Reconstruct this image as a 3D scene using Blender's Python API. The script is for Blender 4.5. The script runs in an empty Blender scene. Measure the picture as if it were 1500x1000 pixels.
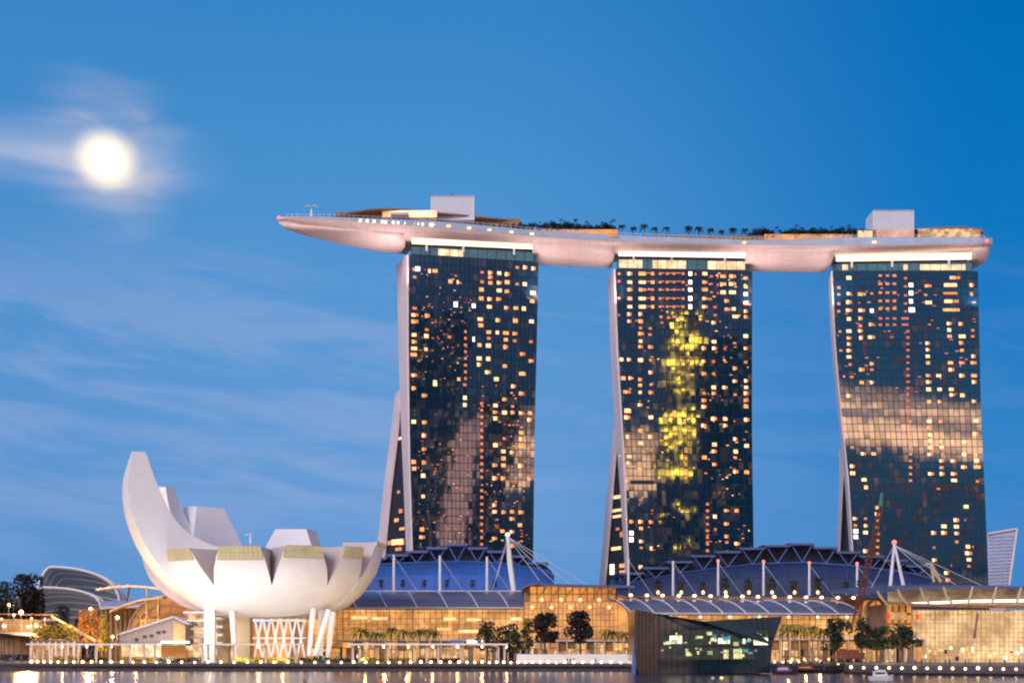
import bpy, math, random
from mathutils import Vector, Matrix
R = math.radians
random.seed(7)
S = bpy.context.scene
COL = S.collection

# ------------------------------------------------------------------ camera
F = 2300.0; CX = 750.0; HY = 955.0; CZ = 6.0        # focal length in photo pixels, principal column, horizon row, eye height
cam = bpy.data.cameras.new('camera'); camo = bpy.data.objects.new('camera', cam); COL.objects.link(camo)
camo.location = (0, 0, CZ); camo.rotation_euler = (R(90), 0, 0)
cam.sensor_width = 36; cam.lens = 36 * F / 1500; cam.shift_y = (HY - 500) / 1500
cam.clip_start = 1; cam.clip_end = 40000
S.camera = camo
S.view_settings.view_transform = 'Standard'; S.view_settings.look = 'None'
S.view_settings.exposure = 0; S.view_settings.gamma = 1
S.render.engine = 'CYCLES'
S.cycles.filter_width = 2.1
S.cycles.max_bounces = 6

def srgb(r, g, b):
    f = lambda c: (c / 255 / 12.92) if c / 255 <= 0.04045 else ((c / 255 + 0.055) / 1.055) ** 2.4
    return (f(r), f(g), f(b), 1)

# ------------------------------------------------------------------ world: dusk sky
W = bpy.data.worlds.new('World'); S.world = W; W.use_nodes = True
nt = W.node_tree; N = nt.nodes; L = nt.links
for n in list(N): N.remove(n)
def nd(t, **k):
    n = N.new(t)
    for a, v in k.items(): setattr(n, a, v)
    return n
def math_(op, a, b=None, c=None, clamp=False):
    n = nd('ShaderNodeMath', operation=op); n.use_clamp = clamp
    for i, x in enumerate((a, b, c)):
        if x is None: continue
        if isinstance(x, (int, float)): n.inputs[i].default_value = x
        else: L.new(x, n.inputs[i])
    return n.outputs[0]
def mapr(v, a, b, c=0.0, d=1.0, smooth=True):
    n = nd('ShaderNodeMapRange'); n.interpolation_type = 'SMOOTHSTEP' if smooth else 'LINEAR'
    L.new(v, n.inputs[0])
    for i, x in enumerate((a, b, c, d)): n.inputs[i + 1].default_value = x
    return n.outputs[0]
def ramp(v, stops):
    n = nd('ShaderNodeValToRGB'); L.new(v, n.inputs[0]); e = n.color_ramp.elements
    while len(e) < len(stops): e.new(0.5)
    for el, (p, c) in zip(e, stops): el.position = p; el.color = c
    return n.outputs[0]
def mix(f, a, b, mode='MIX'):
    n = nd('ShaderNodeMix', data_type='RGBA', blend_type=mode)
    if isinstance(f, (int, float)): n.inputs[0].default_value = f
    else: L.new(f, n.inputs[0])
    for i, x in ((6, a), (7, b)):
        if isinstance(x, tuple): n.inputs[i].default_value = x
        else: L.new(x, n.inputs[i])
    return n.outputs[2]
tc = nd('ShaderNodeTexCoord'); sep = nd('ShaderNodeSeparateXYZ'); L.new(tc.outputs['Generated'], sep.inputs[0])
X, Y_, Z_ = sep.outputs
# tangent-plane slopes of the view direction
el = math_('MAXIMUM', Z_, 0.0)
skyL = ramp(el, [(0.0, srgb(98, 148, 206)), (0.09, srgb(106, 157, 214)), (0.19, srgb(90, 152, 212)), (0.28, srgb(76, 146, 208)), (0.38, srgb(54, 132, 198)), (1.0, srgb(20, 66, 140))])
skyR = ramp(el, [(0.0, srgb(72, 136, 200)), (0.12, srgb(54, 132, 202)), (0.24, srgb(16, 120, 194)), (0.36, srgb(0, 110, 186)), (1.0, srgb(10, 60, 130))])
fr = mapr(X, -0.04, 0.29)
front = mix(fr, skyL, skyR)
fl = mapr(X, -0.10, -0.36)
front = mix(math_('MULTIPLY', fl, 0.30), front, srgb(66, 132, 198))
# thin cirrus bands low on the left
mp0 = nd('ShaderNodeMapping'); L.new(tc.outputs['Generated'], mp0.inputs[0]); mp0.inputs['Rotation'].default_value = (0, R(-7), 0)
mp = nd('ShaderNodeMapping'); L.new(mp0.outputs[0], mp.inputs[0]); mp.inputs['Scale'].default_value = (5.0, 5.0, 26.0)
nz = nd('ShaderNodeTexNoise'); L.new(mp.outputs[0], nz.inputs[0]); nz.inputs['Scale'].default_value = 1.6; nz.inputs['Detail'].default_value = 7; nz.inputs['Roughness'].default_value = 0.55; nz.inputs['Distortion'].default_value = 0.6
cl = mapr(nz.outputs[0], 0.38, 0.64)
cm = math_('MULTIPLY', mapr(Z_, 0.02, 0.12), mapr(Z_, 0.27, 0.20))
cm = math_('MULTIPLY', cm, mapr(X, 0.16, -0.14, 0.22, 1.0))
front = mix(math_('MULTIPLY', math_('MULTIPLY', cl, cm), 0.34), front, srgb(160, 178, 218))
# moon glow in thin cloud
MD = Vector(((155 - CX) / F, 1.0, (HY - 234) / F)).normalized()
dx = math_('SUBTRACT', X, MD.x); dz = math_('SUBTRACT', Z_, MD.z)
r2 = math_('ADD', math_('POWER', math_('ABSOLUTE', dx), 2), math_('POWER', math_('ABSOLUTE', math_('MULTIPLY', dz, 1.08)), 2))
rr = math_('SQRT', r2)
yfront = mapr(Y_, 0.2, 0.4)
mp2 = nd('ShaderNodeMapping'); L.new(tc.outputs['Generated'], mp2.inputs[0]); mp2.inputs['Scale'].default_value = (7, 7, 38); mp2.inputs['Rotation'].default_value = (0, R(6), 0)
nz2 = nd('ShaderNodeTexNoise'); L.new(mp2.outputs[0], nz2.inputs[0]); nz2.inputs['Scale'].default_value = 1.3; nz2.inputs['Detail'].default_value = 6; nz2.inputs['Distortion'].default_value = 0.8
n2 = mapr(nz2.outputs[0], 0.3, 0.7, 0.45, 1.25)
h1 = math_('POWER', mapr(math_('MULTIPLY', rr, mapr(nz2.outputs[0], 0.3, 0.7, 1.12, 0.9)), 0.060, 0.0, 0, 1, False), 1.9)
h1 = math_('MULTIPLY', math_('MULTIPLY', h1, n2), yfront)
# wisp drawn out sideways through the moon
bz = math_('ADD', dz, math_('MULTIPLY', math_('ABSOLUTE', math_('ADD', dx, 0.03)), 0.035))
bz = math_('ADD', bz, -0.003)
wz = mapr(math_('ABSOLUTE', bz), 0.026, 0.0); wx = mapr(math_('ABSOLUTE', math_('ADD', dx, 0.035)), 0.115, 0.03)
wsp = math_('MULTIPLY', math_('MULTIPLY', wz, wx), math_('MULTIPLY', n2, 0.55)); wsp = math_('MULTIPLY', wsp, yfront)
front = mix(wsp, front, srgb(196, 204, 228))
front = mix(math_('MULTIPLY', h1, 0.80, clamp=True), front, srgb(230, 216, 214))
h2 = math_('MULTIPLY', math_('POWER', mapr(rr, 0.024, 0.008, 0, 1, True), 1.6), yfront)
front = mix(math_('MULTIPLY', h2, 0.97), front, (1.25, 1.10, 0.92, 1))
# western half of the sky (behind the viewer): afterglow along the horizon under lavender-blue
west = ramp(el, [(0.0, (0.06, 0.20, 0.34, 1)), (0.05, (0.10, 0.20, 0.36, 1)), (0.13, (0.13, 0.22, 0.44, 1)), (0.22, (0.66, 0.57, 0.70, 1)), (0.5, (0.66, 0.59, 0.76, 1)), (1.0, srgb(60, 110, 175))])
mp3 = nd('ShaderNodeMapping'); L.new(tc.outputs['Generated'], mp3.inputs[0]); mp3.inputs['Scale'].default_value = (2.0, 2.0, 90.0)
nz3 = nd('ShaderNodeTexNoise'); L.new(mp3.outputs[0], nz3.inputs[0]); nz3.inputs['Scale'].default_value = 1.0; nz3.inputs['Detail'].default_value = 4
bands = mapr(nz3.outputs[0], 0.38, 0.58, 0.18, 1.0)
glowz = math_('MULTIPLY', mapr(Z_, 0.005, 0.010), mapr(Z_, 0.052, 0.036))
west = mix(math_('MULTIPLY', glowz, bands), west, (9.6, 5.3, 2.8, 1))
sky = mix(mapr(Y_, 0.15, -0.25), front, west)
bg = nd('ShaderNodeBackground'); L.new(sky, bg.inputs[0]); bg.inputs[1].default_value = 1.0
out = nd('ShaderNodeOutputWorld'); L.new(bg.outputs[0], out.inputs[0])

# the last of the sun: a weak, very soft warm lamp from the west
sd = bpy.data.lights.new('sun', 'SUN'); sd.energy = 1.9; sd.angle = R(24); sd.color = (1.0, 0.92, 0.90)
so = bpy.data.objects.new('sun', sd); COL.objects.link(so)
so.rotation_euler = (R(90 - 24), 0, R(-32))

# ------------------------------------------------------------------ helpers
def P(px, py, Y): return Vector(((px - CX) / F * Y, Y, CZ + (HY - py) / F * Y))
def PX(px, Y): return (px - CX) / F * Y
def PZ(py, Y): return CZ + (HY - py) / F * Y
def G(px, Y, z): return Vector((PX(px, Y), Y, z))
def lerp(a, b, t): return a + (b - a) * t
def pw(pts, x):
    """piecewise-linear through (x, value) pairs, extrapolated at both ends"""
    i = 0
    while i < len(pts) - 2 and x > pts[i + 1][0]: i += 1
    (a, va), (b, vb) = pts[i], pts[i + 1]
    return va + (vb - va) * (x - a) / (b - a)

def root_loc(o):
    while o.parent: o = o.parent
    return Vector(o.location)

class MB:
    def __init__(s): s.v = []; s.f = []
    def poly(s, pts):
        b = len(s.v); s.v += [Vector(p) for p in pts]; s.f.append(tuple(range(b, b + len(pts)))); return s
    def prism(s, pts, off):
        """closed polygon pts swept by vector off"""
        n = len(pts); b = len(s.v); off = Vector(off)
        s.v += [Vector(p) for p in pts] + [Vector(p) + off for p in pts]
        s.f.append(tuple(range(b, b + n))); s.f.append(tuple(range(b + 2 * n - 1, b + n - 1, -1)))
        for i in range(n):
            j = (i + 1) % n; s.f.append((b + i, b + n + i, b + n + j, b + j))
        return s
    def box(s, x0, x1, y0, y1, z0, z1):
        return s.prism([(x0, y0, z0), (x1, y0, z0), (x1, y0, z1), (x0, y0, z1)], (0, y1 - y0, 0))
    def loft(s, rings, closed=True, cap=True):
        b = len(s.v); n = len(rings[0])
        for r in rings: s.v += [Vector(p) for p in r]
        for k in range(len(rings) - 1):
            for i in range(n if closed else n - 1):
                j = (i + 1) % n
                s.f.append((b + k * n + i, b + k * n + j, b + (k + 1) * n + j, b + (k + 1) * n + i))
        if cap and closed:
            s.f.append(tuple(range(b + n - 1, b - 1, -1))); e = b + (len(rings) - 1) * n; s.f.append(tuple(range(e, e + n)))
        return s
    def tube(s, pts, r, n=6):
        pts = [Vector(p) for p in pts]
        rs = r if isinstance(r, (list, tuple)) else [r] * len(pts)
        rings = []
        for i, p in enumerate(pts):
            d = (pts[min(i + 1, len(pts) - 1)] - pts[max(i - 1, 0)]).normalized()
            a = d.cross(Vector((0, 0, 1))); a = d.cross(Vector((1, 0, 0))) if a.length < 0.05 else a
            a.normalize(); c = d.cross(a).normalized()
            rings.append([p + (a * math.cos(t) + c * math.sin(t)) * rs[i] for t in [2 * math.pi * k / n for k in range(n)]])
        return s.loft(rings)
    def beam(s, p, q, w, h=None):
        h = h or w; p = Vector(p); q = Vector(q); d = (q - p).normalized()
        a = d.cross(Vector((0, 0, 1))); a = Vector((1, 0, 0)) if a.length < 0.05 else a.normalized()
        c = a.cross(d).normalized()
        rg = lambda o: [o + a * (w / 2) * i + c * (h / 2) * j for i, j in ((-1, -1), (1, -1), (1, 1), (-1, 1))]
        return s.loft([rg(p), rg(q)])
    def ball(s, c, r, n=8, m=5, sz=1.0):
        c = Vector(c); rings = []
        for i in range(m + 1):
            t = math.pi * (0.03 + 0.94 * i / m)
            rings.append([c + Vector((r * math.sin(t) * math.cos(a), r * math.sin(t) * math.sin(a), -r * sz * math.cos(t))) for a in [2 * math.pi * k / n for k in range(n)]])
        return s.loft(rings)
    def build(s, name, mat, parent=None, smooth=False):
        off = root_loc(parent) if parent else Vector((0, 0, 0))
        me = bpy.data.meshes.new(name); me.from_pydata([tuple(v - off) for v in s.v], [], s.f); me.update()
        if smooth:
            for p in me.polygons: p.use_smooth = True
        me.materials.append(mat)
        o = bpy.data.objects.new(name, me); COL.objects.link(o)
        if parent: o.parent = parent
        return o

def tag(o, label=None, cat=None, group=None, kind=None):
    if label: o['label'] = label
    if cat: o['category'] = cat
    if group: o['group'] = group
    if kind: o['kind'] = kind
    return o
def thing(name, label, cat, loc=(0, 0, 0), group=None):
    o = bpy.data.objects.new(name, None); COL.objects.link(o); o.location = Vector(loc); o.empty_display_size = 1
    return tag(o, label, cat, group)
def kids(o): return [c for c in bpy.data.objects if c.parent == o]
def copy_tree(o, loc=None, scale=None, rz=None, label=None, group=None, parent=None, _k=None):
    c = o.copy(); COL.objects.link(c)
    if parent: c.parent = parent
    if loc is not None: c.location = loc
    if scale is not None: c.scale = scale if isinstance(scale, (tuple, list)) else (scale,) * 3
    if rz is not None: c.rotation_euler.z = rz
    if label: c['label'] = label
    if group: c['group'] = group
    for ch in kids(o): copy_tree(ch, parent=c)
    return c

# ------------------------------------------------------------------ materials
def mat(name, col, rough=0.6, metal=0.0, em=None, es=0.0, var=0.12, vs=0.25, ior=None, bump=0.0, coat=0.0):
    m = bpy.data.materials.new(name); m.use_nodes = True; t = m.node_tree; b = t.nodes['Principled BSDF']
    b.inputs['Roughness'].default_value = rough; b.inputs['Metallic'].default_value = metal
    if ior: b.inputs['IOR'].default_value = ior
    c = tuple(col[:3]) + (1,)
    tcn = t.nodes.new('ShaderNodeTexCoord')
    n = t.nodes.new('ShaderNodeTexNoise'); n.inputs['Scale'].default_value = vs; n.inputs['Detail'].default_value = 5
    t.links.new(tcn.outputs['Object'], n.inputs[0])
    r = t.nodes.new('ShaderNodeValToRGB'); e = r.color_ramp.elements
    e[0].position = 0.3; e[1].position = 0.7
    e[0].color = tuple(x * (1 - var) for x in c[:3]) + (1,); e[1].color = tuple(min(1, x * (1 + var)) for x in c[:3]) + (1,)
    t.links.new(n.outputs[0], r.inputs[0]); t.links.new(r.outputs[0], b.inputs['Base Color'])
    if em: b.inputs['Emission Color'].default_value = tuple(em[:3]) + (1,); b.inputs['Emission Strength'].default_value = es
    if bump:
        bn = t.nodes.new('ShaderNodeBump'); bn.inputs['Strength'].default_value = bump; t.links.new(n.outputs[0], bn.inputs['Height']); t.links.new(bn.outputs[0], b.inputs['Normal'])
    return m

def litmat(name, colA, colB, st, cell=(2.0, 2.0, 2.0), lo=0.35, big=0.12, base=(0.3, 0.22, 0.12)):
    """glass of a lit interior: every pane has its own brightness, with brighter and dimmer rooms behind"""
    m = bpy.data.materials.new(name); m.use_nodes = True; t = m.node_tree; b = t.nodes['Principled BSDF']; nn = t.nodes; ll = t.links
    b.inputs['Base Color'].default_value = base + (1,); b.inputs['Roughness'].default_value = 0.25
    tcn = nn.new('ShaderNodeTexCoord')
    vm = nn.new('ShaderNodeVectorMath'); vm.operation = 'DIVIDE'; vm.inputs[1].default_value = cell; ll.new(tcn.outputs['Object'], vm.inputs[0])
    fl_ = nn.new('ShaderNodeVectorMath'); fl_.operation = 'FLOOR'; ll.new(vm.outputs[0], fl_.inputs[0])
    wn = nn.new('ShaderNodeTexWhiteNoise'); ll.new(fl_.outputs[0], wn.inputs[0])
    nz = nn.new('ShaderNodeTexNoise'); nz.inputs['Scale'].default_value = big; nz.inputs['Detail'].default_value = 4; ll.new(tcn.outputs['Object'], nz.inputs[0])
    mr = nn.new('ShaderNodeMapRange'); mr.inputs[1].default_value = 0.35; mr.inputs[2].default_value = 0.68; ll.new(nz.outputs[0], mr.inputs[0])
    nf = nn.new('ShaderNodeTexNoise'); nf.inputs['Scale'].default_value = 0.9; nf.inputs['Detail'].default_value = 3; ll.new(tcn.outputs['Object'], nf.inputs[0])
    a = nn.new('ShaderNodeMath'); a.operation = 'MULTIPLY_ADD'; a.inputs[1].default_value = 0.30; ll.new(wn.outputs[0], a.inputs[0]); ll.new(mr.outputs[0], a.inputs[2])
    a2 = nn.new('ShaderNodeMath'); a2.operation = 'MULTIPLY_ADD'; a2.inputs[1].default_value = 0.9; ll.new(nf.outputs[0], a2.inputs[0]); ll.new(a.outputs[0], a2.inputs[2])
    s_ = nn.new('ShaderNodeMapRange'); s_.inputs[1].default_value = 0.4; s_.inputs[2].default_value = 1.7; s_.inputs[3].default_value = lo * st; s_.inputs[4].default_value = st; ll.new(a2.outputs[0], s_.inputs[0])
    r = nn.new('ShaderNodeValToRGB'); r.color_ramp.elements[0].color = tuple(colA) + (1,); r.color_ramp.elements[1].color = tuple(colB) + (1,)
    dv = nn.new('ShaderNodeMath'); dv.operation = 'MULTIPLY'; dv.inputs[1].default_value = 0.6; ll.new(a2.outputs[0], dv.inputs[0]); ll.new(dv.outputs[0], r.inputs[0])
    ll.new(r.outputs[0], b.inputs['Emission Color']); ll.new(s_.outputs[0], b.inputs['Emission Strength'])
    return m

M = {}
M['white'] = mat('white_panel', (0.80, 0.79, 0.78), 0.45, var=0.04, vs=0.08)
M['warmwhite'] = mat('warm_white_paint', (0.62, 0.50, 0.42), 0.5, var=.1)
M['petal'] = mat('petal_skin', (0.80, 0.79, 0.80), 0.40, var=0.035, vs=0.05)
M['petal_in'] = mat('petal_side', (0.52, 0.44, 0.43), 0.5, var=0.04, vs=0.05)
M['fin'] = mat('tower_end_panel', (0.74, 0.62, 0.64), 0.5, var=0.05, vs=0.1)
M['hull'] = mat('hull_panel', (0.92, 0.70, 0.67), 0.42, metal=0.0, var=0.05, vs=0.12, bump=0.05)
def seam(m, sc=(.32, .32, .45), dark=.90):
    t = m.node_tree; b = t.nodes['Principled BSDF']; src = b.inputs['Base Color'].links[0].from_socket; tcn = t.nodes.new('ShaderNodeTexCoord')
    mp_ = t.nodes.new('ShaderNodeVectorMath'); mp_.operation = 'MULTIPLY'; mp_.inputs[1].default_value = sc; t.links.new(tcn.outputs['Object'], mp_.inputs[0])
    fr_ = t.nodes.new('ShaderNodeVectorMath'); fr_.operation = 'FRACTION'; t.links.new(mp_.outputs[0], fr_.inputs[0]); sp_ = t.nodes.new('ShaderNodeSeparateXYZ'); t.links.new(fr_.outputs[0], sp_.inputs[0])
    l1 = t.nodes.new('ShaderNodeMath'); l1.operation = 'LESS_THAN'; l1.inputs[1].default_value = .07; t.links.new(sp_.outputs[2], l1.inputs[0])
    l2 = t.nodes.new('ShaderNodeMath'); l2.operation = 'LESS_THAN'; l2.inputs[1].default_value = .05; t.links.new(sp_.outputs[0], l2.inputs[0])
    mx = t.nodes.new('ShaderNodeMath'); mx.operation = 'MAXIMUM'; t.links.new(l1.outputs[0], mx.inputs[0]); t.links.new(l2.outputs[0], mx.inputs[1])
    fl_ = t.nodes.new('ShaderNodeVectorMath'); fl_.operation = 'FLOOR'; t.links.new(mp_.outputs[0], fl_.inputs[0]); wn_ = t.nodes.new('ShaderNodeTexWhiteNoise'); t.links.new(fl_.outputs[0], wn_.inputs[0])
    g1 = t.nodes.new('ShaderNodeMath'); g1.operation = 'MULTIPLY_ADD'; g1.inputs[1].default_value = -(1 - dark); g1.inputs[2].default_value = 1; t.links.new(mx.outputs[0], g1.inputs[0])
    g2 = t.nodes.new('ShaderNodeMath'); g2.operation = 'MULTIPLY_ADD'; g2.inputs[1].default_value = -.035; t.links.new(wn_.outputs[0], g2.inputs[0]); t.links.new(g1.outputs[0], g2.inputs[2])
    cx = t.nodes.new('ShaderNodeVectorMath'); cx.operation = 'SCALE'; t.links.new(src, cx.inputs[0]); t.links.new(g2.outputs[0], cx.inputs['Scale']); t.links.new(cx.outputs[0], b.inputs['Base Color'])
seam(M['petal'], dark=.955); seam(M['hull'], (.22, .3, .9), .86); seam(M['fin'], (.2, .2, .27), .88)
M['band'] = mat('parapet_glass', (0.42, 0.52, 0.68), 0.25, var=0.1, vs=0.2)
M['glass3'] = mat('tower_glass_reflection_teal', (0.002, 0.048, 0.105), 0.03, var=0.25, vs=0.04, ior=1.95)  # same glass; the right tower's brighter teal reflection is put into its colour
M['glass'] = mat('tower_glass', (0.003, 0.026, 0.060), 0.03, var=0.25, vs=0.04, ior=1.95)
M['glass_curtain'] = mat('glass_with_curtain', (0.022, 0.040, 0.070), 0.05, var=.3, vs=.3, ior=1.9)
M['glass_blind'] = mat('glass_with_blind', (0.060, 0.055, 0.075), 0.06, var=.3, vs=.3, ior=1.85)
M['frame_dark'] = mat('dark_frame', (0.012, 0.016, 0.026), 0.5)
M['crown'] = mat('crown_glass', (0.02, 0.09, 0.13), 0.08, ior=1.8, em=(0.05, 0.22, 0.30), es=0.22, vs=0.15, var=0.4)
M['roof_blue'] = mat('blue_lit_roof', (0.018, 0.085, 0.30), 0.5, var=0.25, vs=0.06)  # roof itself is blue-grey; the blue wash of light is put into its colour
M['roof_navy'] = mat('navy_roof', (0.020, 0.036, 0.105), 0.5, var=0.2, vs=0.06)
M['plate'] = mat('roof_plate', (0.07, 0.10, 0.22), 0.45, var=0.15)
M['strut'] = mat('blue_strut', (0.06, 0.13, 0.38), 0.5)
M['mast'] = mat('mast_paint', (0.72, 0.72, 0.80), 0.4)
M['canopy'] = mat('canopy_glass', (0.10, 0.115, 0.19), 0.22, var=0.15, vs=0.1)
M['rib'] = mat('canopy_rib', (0.55, 0.55, 0.62), 0.4)
M['brown'] = mat('bronze_frame', (0.30, 0.15, 0.055), 0.5)
M['cream'] = mat('cream_frame', (0.52, 0.40, 0.24), 0.5)
M['bulk'] = mat('brown_stone', (0.24, 0.15, 0.09), 0.7, var=0.3, vs=0.3)
M['plant'] = mat('plant_room_panel', (0.62, 0.66, 0.76), 0.6, var=0.05)
M['conc'] = mat('quay_concrete', (0.07, 0.06, 0.075), 0.8, var=0.25, vs=0.5)
M['pave'] = mat('promenade_paving', (0.30, 0.23, 0.18), 0.7, var=0.3, vs=0.3)
M['land'] = mat('dark_land', (0.06, 0.055, 0.05), 0.9, var=0.4, vs=0.05)
M['trunk'] = mat('tree_bark', (0.09, 0.06, 0.04), 0.9, var=0.3, vs=2)
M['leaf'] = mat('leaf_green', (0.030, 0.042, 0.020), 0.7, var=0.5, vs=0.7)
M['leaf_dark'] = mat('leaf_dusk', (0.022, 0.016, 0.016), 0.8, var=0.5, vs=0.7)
M['leaf_lit_yel'] = mat('leaf_lit_yellow_green', (0.34, 0.27, 0.03), 0.7, var=0.5, vs=0.6, em=(0.75, 0.50, 0.05), es=0.0)  # yellow lamp light on the palms is put into this leaf colour
M['leaf_lit_org'] = mat('leaf_lit_orange', (0.50, 0.20, 0.03), 0.7, var=0.5, vs=0.6)  # orange lamp light on the tree is put into its leaf colour
M['navyleaf'] = mat('leaf_rooftop', (0.012, 0.022, 0.030), 0.8, var=0.4, vs=1)
M['crane'] = mat('crane_paint', (0.13, 0.035, 0.02), 0.5, var=0.3, vs=1)
M['cranetip'] = mat('crane_tip_paint', (0.03, 0.16, 0.12), 0.5)
M['pale'] = mat('far_tower_glass', (0.36, 0.44, 0.68), 0.2, var=0.2, vs=0.02)
M['tent'] = mat('pale_membrane', (0.42, 0.42, 0.52), 0.5, var=0.1, vs=0.1)
M['domeglass'] = mat('conservatory_glass', (0.34, 0.48, 0.60), 0.3, var=0.2, vs=0.03)
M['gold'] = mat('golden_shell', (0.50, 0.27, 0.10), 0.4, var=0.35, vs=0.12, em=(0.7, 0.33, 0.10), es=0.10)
M['cloth'] = mat('person_clothing', (0.06, 0.06, 0.08), 0.9)
M['boat'] = mat('boat_paint', (0.70, 0.72, 0.76), 0.3)
M['boatdark'] = mat('boat_hull_dark', (0.05, 0.03, 0.03), 0.4)
M['red'] = mat('red_sign', (0.6, 0.03, 0.02), 0.5, em=(1, 0.05, 0.02), es=1.0)
def emit(name, c, s): return mat(name, tuple(min(1, x) for x in c), 0.5, em=c, es=s, var=0.02)
M['w_org'] = emit('room_light_orange', (1.0, 0.36, 0.10), 0.95)
M['w_wrm'] = emit('room_light_warm', (1.0, 0.54, 0.23), 1.1)
def roomlight(name, ca, cb, s_):
    m = mat(name, cb, 0.4, em=cb, es=s_, var=.02); t = m.node_tree; b = t.nodes['Principled BSDF']; tcn = t.nodes.new('ShaderNodeTexCoord')
    n = t.nodes.new('ShaderNodeTexNoise'); n.inputs['Scale'].default_value = .62; n.inputs['Detail'].default_value = 3; t.links.new(tcn.outputs['Object'], n.inputs[0])
    r = t.nodes.new('ShaderNodeValToRGB'); e = r.color_ramp.elements; e[0].position = .36; e[1].position = .62; e[0].color = tuple(ca) + (1,); e[1].color = tuple(cb) + (1,)
    t.links.new(n.outputs[0], r.inputs[0]); t.links.new(r.outputs[0], b.inputs['Emission Color']); return m
M['w_org'] = roomlight('room_light_orange', (0.42, 0.10, 0.02), (1.0, 0.42, 0.13), 1.15)
M['w_wrm'] = roomlight('room_light_warm', (0.75, 0.25, 0.06), (1.0, 0.66, 0.32), 1.35)
M['w_dim'] = emit('room_light_dim', (0.85, 0.26, 0.09), 0.42)
M['w_red'] = emit('room_light_red', (0.75, 0.16, 0.08), 0.34)
M['w_wht'] = emit('room_light_white', (1.0, 0.90, 0.78), 2.0)
M['cove'] = emit('cove_light', (1.0, 0.84, 0.58), 1.25)
M['cove2'] = emit('cove_light_cool', (1.0, 0.86, 0.88), 1.25)
M['lamp'] = emit('lamp_glow', (1.0, 0.62, 0.30), 5.5)
M['lampw'] = emit('lamp_glow_white', (1.0, 0.78, 0.52), 4.0)
M['lampo'] = emit('lamp_glow_amber', (1.0, 0.42, 0.14), 3.0)
M['lampr'] = emit('beacon_glow', (1.0, 0.22, 0.16), 1.2)
M['moon'] = emit('moon_glow', (1.0, 0.97, 0.90), 3.0)
M['wall_mid'] = litmat('lit_mall_glass', (0.50, 0.14, 0.012), (1.0, 0.48, 0.13), 1.25, (2.2, 50, 1.7), 0.22)
M['wall_org'] = litmat('lit_amber_glass', (0.60, 0.16, 0.010), (1.0, 0.38, 0.06), 0.95, (2.6, 50, 2.0), 0.36)
M['wall_wht'] = litmat('lit_cream_glass', (0.62, 0.24, 0.04), (1.0, 0.66, 0.30), 1.15, (2.0, 50, 1.6), 0.26)
M['shop'] = litmat('lit_shopfront', (0.20, 0.035, 0.004), (1.0, 0.55, 0.24), 1.25, (1.3, 50, 1.6), 0.0, 0.35)
M['shop2'] = litmat('lit_lobby', (0.6, 0.18, 0.03), (1.0, 0.74, 0.42), 1.25, (1.3, 50, 1.8), 0.06, 0.3)
M['crownlit'] = litmat('lit_crown', (0.9, 0.42, 0.16), (1.0, 0.78, 0.50), 1.5, (2, 50, 3), 0.5, 0.2)
M['skylight'] = litmat('skylight_glass', (0.50, 0.42, 0.24), (0.74, 0.64, 0.40), 0.45, (1.9, 1.9, 2.2), 0.7, base=(0.30, 0.29, 0.18))
M['pav'] = mat('pavilion_glass', (0.003, 0.022, 0.034), 0.04, ior=1.5, var=0.4, vs=0.2)
M['pavlit'] = litmat('pavilion_interior', (0.01, 0.10, 0.10), (0.20, 0.40, 0.26), 0.10, (1.6, 50, 3), 0.0, 0.5, base=(0.02, 0.03, 0.03))
M['pavbrown'] = mat('pavilion_bronze_wall', (0.026, 0.012, 0.007), 0.14, var=0.4, vs=0.4)

# water: long-exposure bay, smooth but spreading
def water_mat():
    m = bpy.data.materials.new('bay_water'); m.use_nodes = True; t = m.node_tree; b = t.nodes['Principled BSDF']; nn = t.nodes; ll = t.links
    b.inputs['Base Color'].default_value = (0.03, 0.035, 0.07, 1); b.inputs['Roughness'].default_value = 0.17; b.inputs['IOR'].default_value = 1.333
    tcn = nn.new('ShaderNodeTexCoord'); mp = nn.new('ShaderNodeMapping'); mp.inputs['Scale'].default_value = (0.10, 1.1, 1); ll.new(tcn.outputs['Object'], mp.inputs[0])
    n1 = nn.new('ShaderNodeTexNoise'); n1.inputs['Scale'].default_value = 1.0; n1.inputs['Detail'].default_value = 3; ll.new(mp.outputs[0], n1.inputs[0])
    bn = nn.new('ShaderNodeBump'); bn.inputs['Strength'].default_value = 0.5; bn.inputs['Distance'].default_value = 0.12; ll.new(n1.outputs[0], bn.inputs['Height']); ll.new(bn.outputs[0], b.inputs['Normal'])
    return m
M['water'] = water_mat()

# ------------------------------------------------------------------ setting
w = MB(); w.poly([(-6000, -3000, 0), (6000, -3000, 0), (6000, 9000, 0), (-6000, 9000, 0)])
tag(w.build('water', M['water']), kind='structure')
EDGE = [(-1500, 700), (-60, 545), (20, 520), (100, 512), (300, 508), (500, 506), (925, 500), (935, 520), (1236, 520), (1240, 436), (1330, 416), (1500, 397), (2100, 350)]
def edgeY(px): return pw(EDGE, px)
DK = 2.55
front_e = [G(px, Y, DK) for px, Y in EDGE]
g = MB(); g.poly(front_e + [Vector((3500, 560, DK)), Vector((5000, 8800, DK)), Vector((-5500, 8800, DK))])
tag(g.build('ground', M['pave']), kind='structure')
q = MB()
for a, b in zip(front_e[:-1], front_e[1:]):
    q.poly([a + Vector((0, -.02, .004)), b + Vector((0, -.02, .004)), Vector((b.x, b.y - .02, -0.6)), Vector((a.x, a.y - .02, -0.6))])
tag(q.build('quay_wall', M['conc']), 'long dark concrete quay wall dropping from the promenade to the bay', 'quay wall')
lb = MB(); lb.box(-9000, 9000, -30000, -40, -1, 2.4)
tag(lb.build('far_shore', M['land']), kind='structure')

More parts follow.
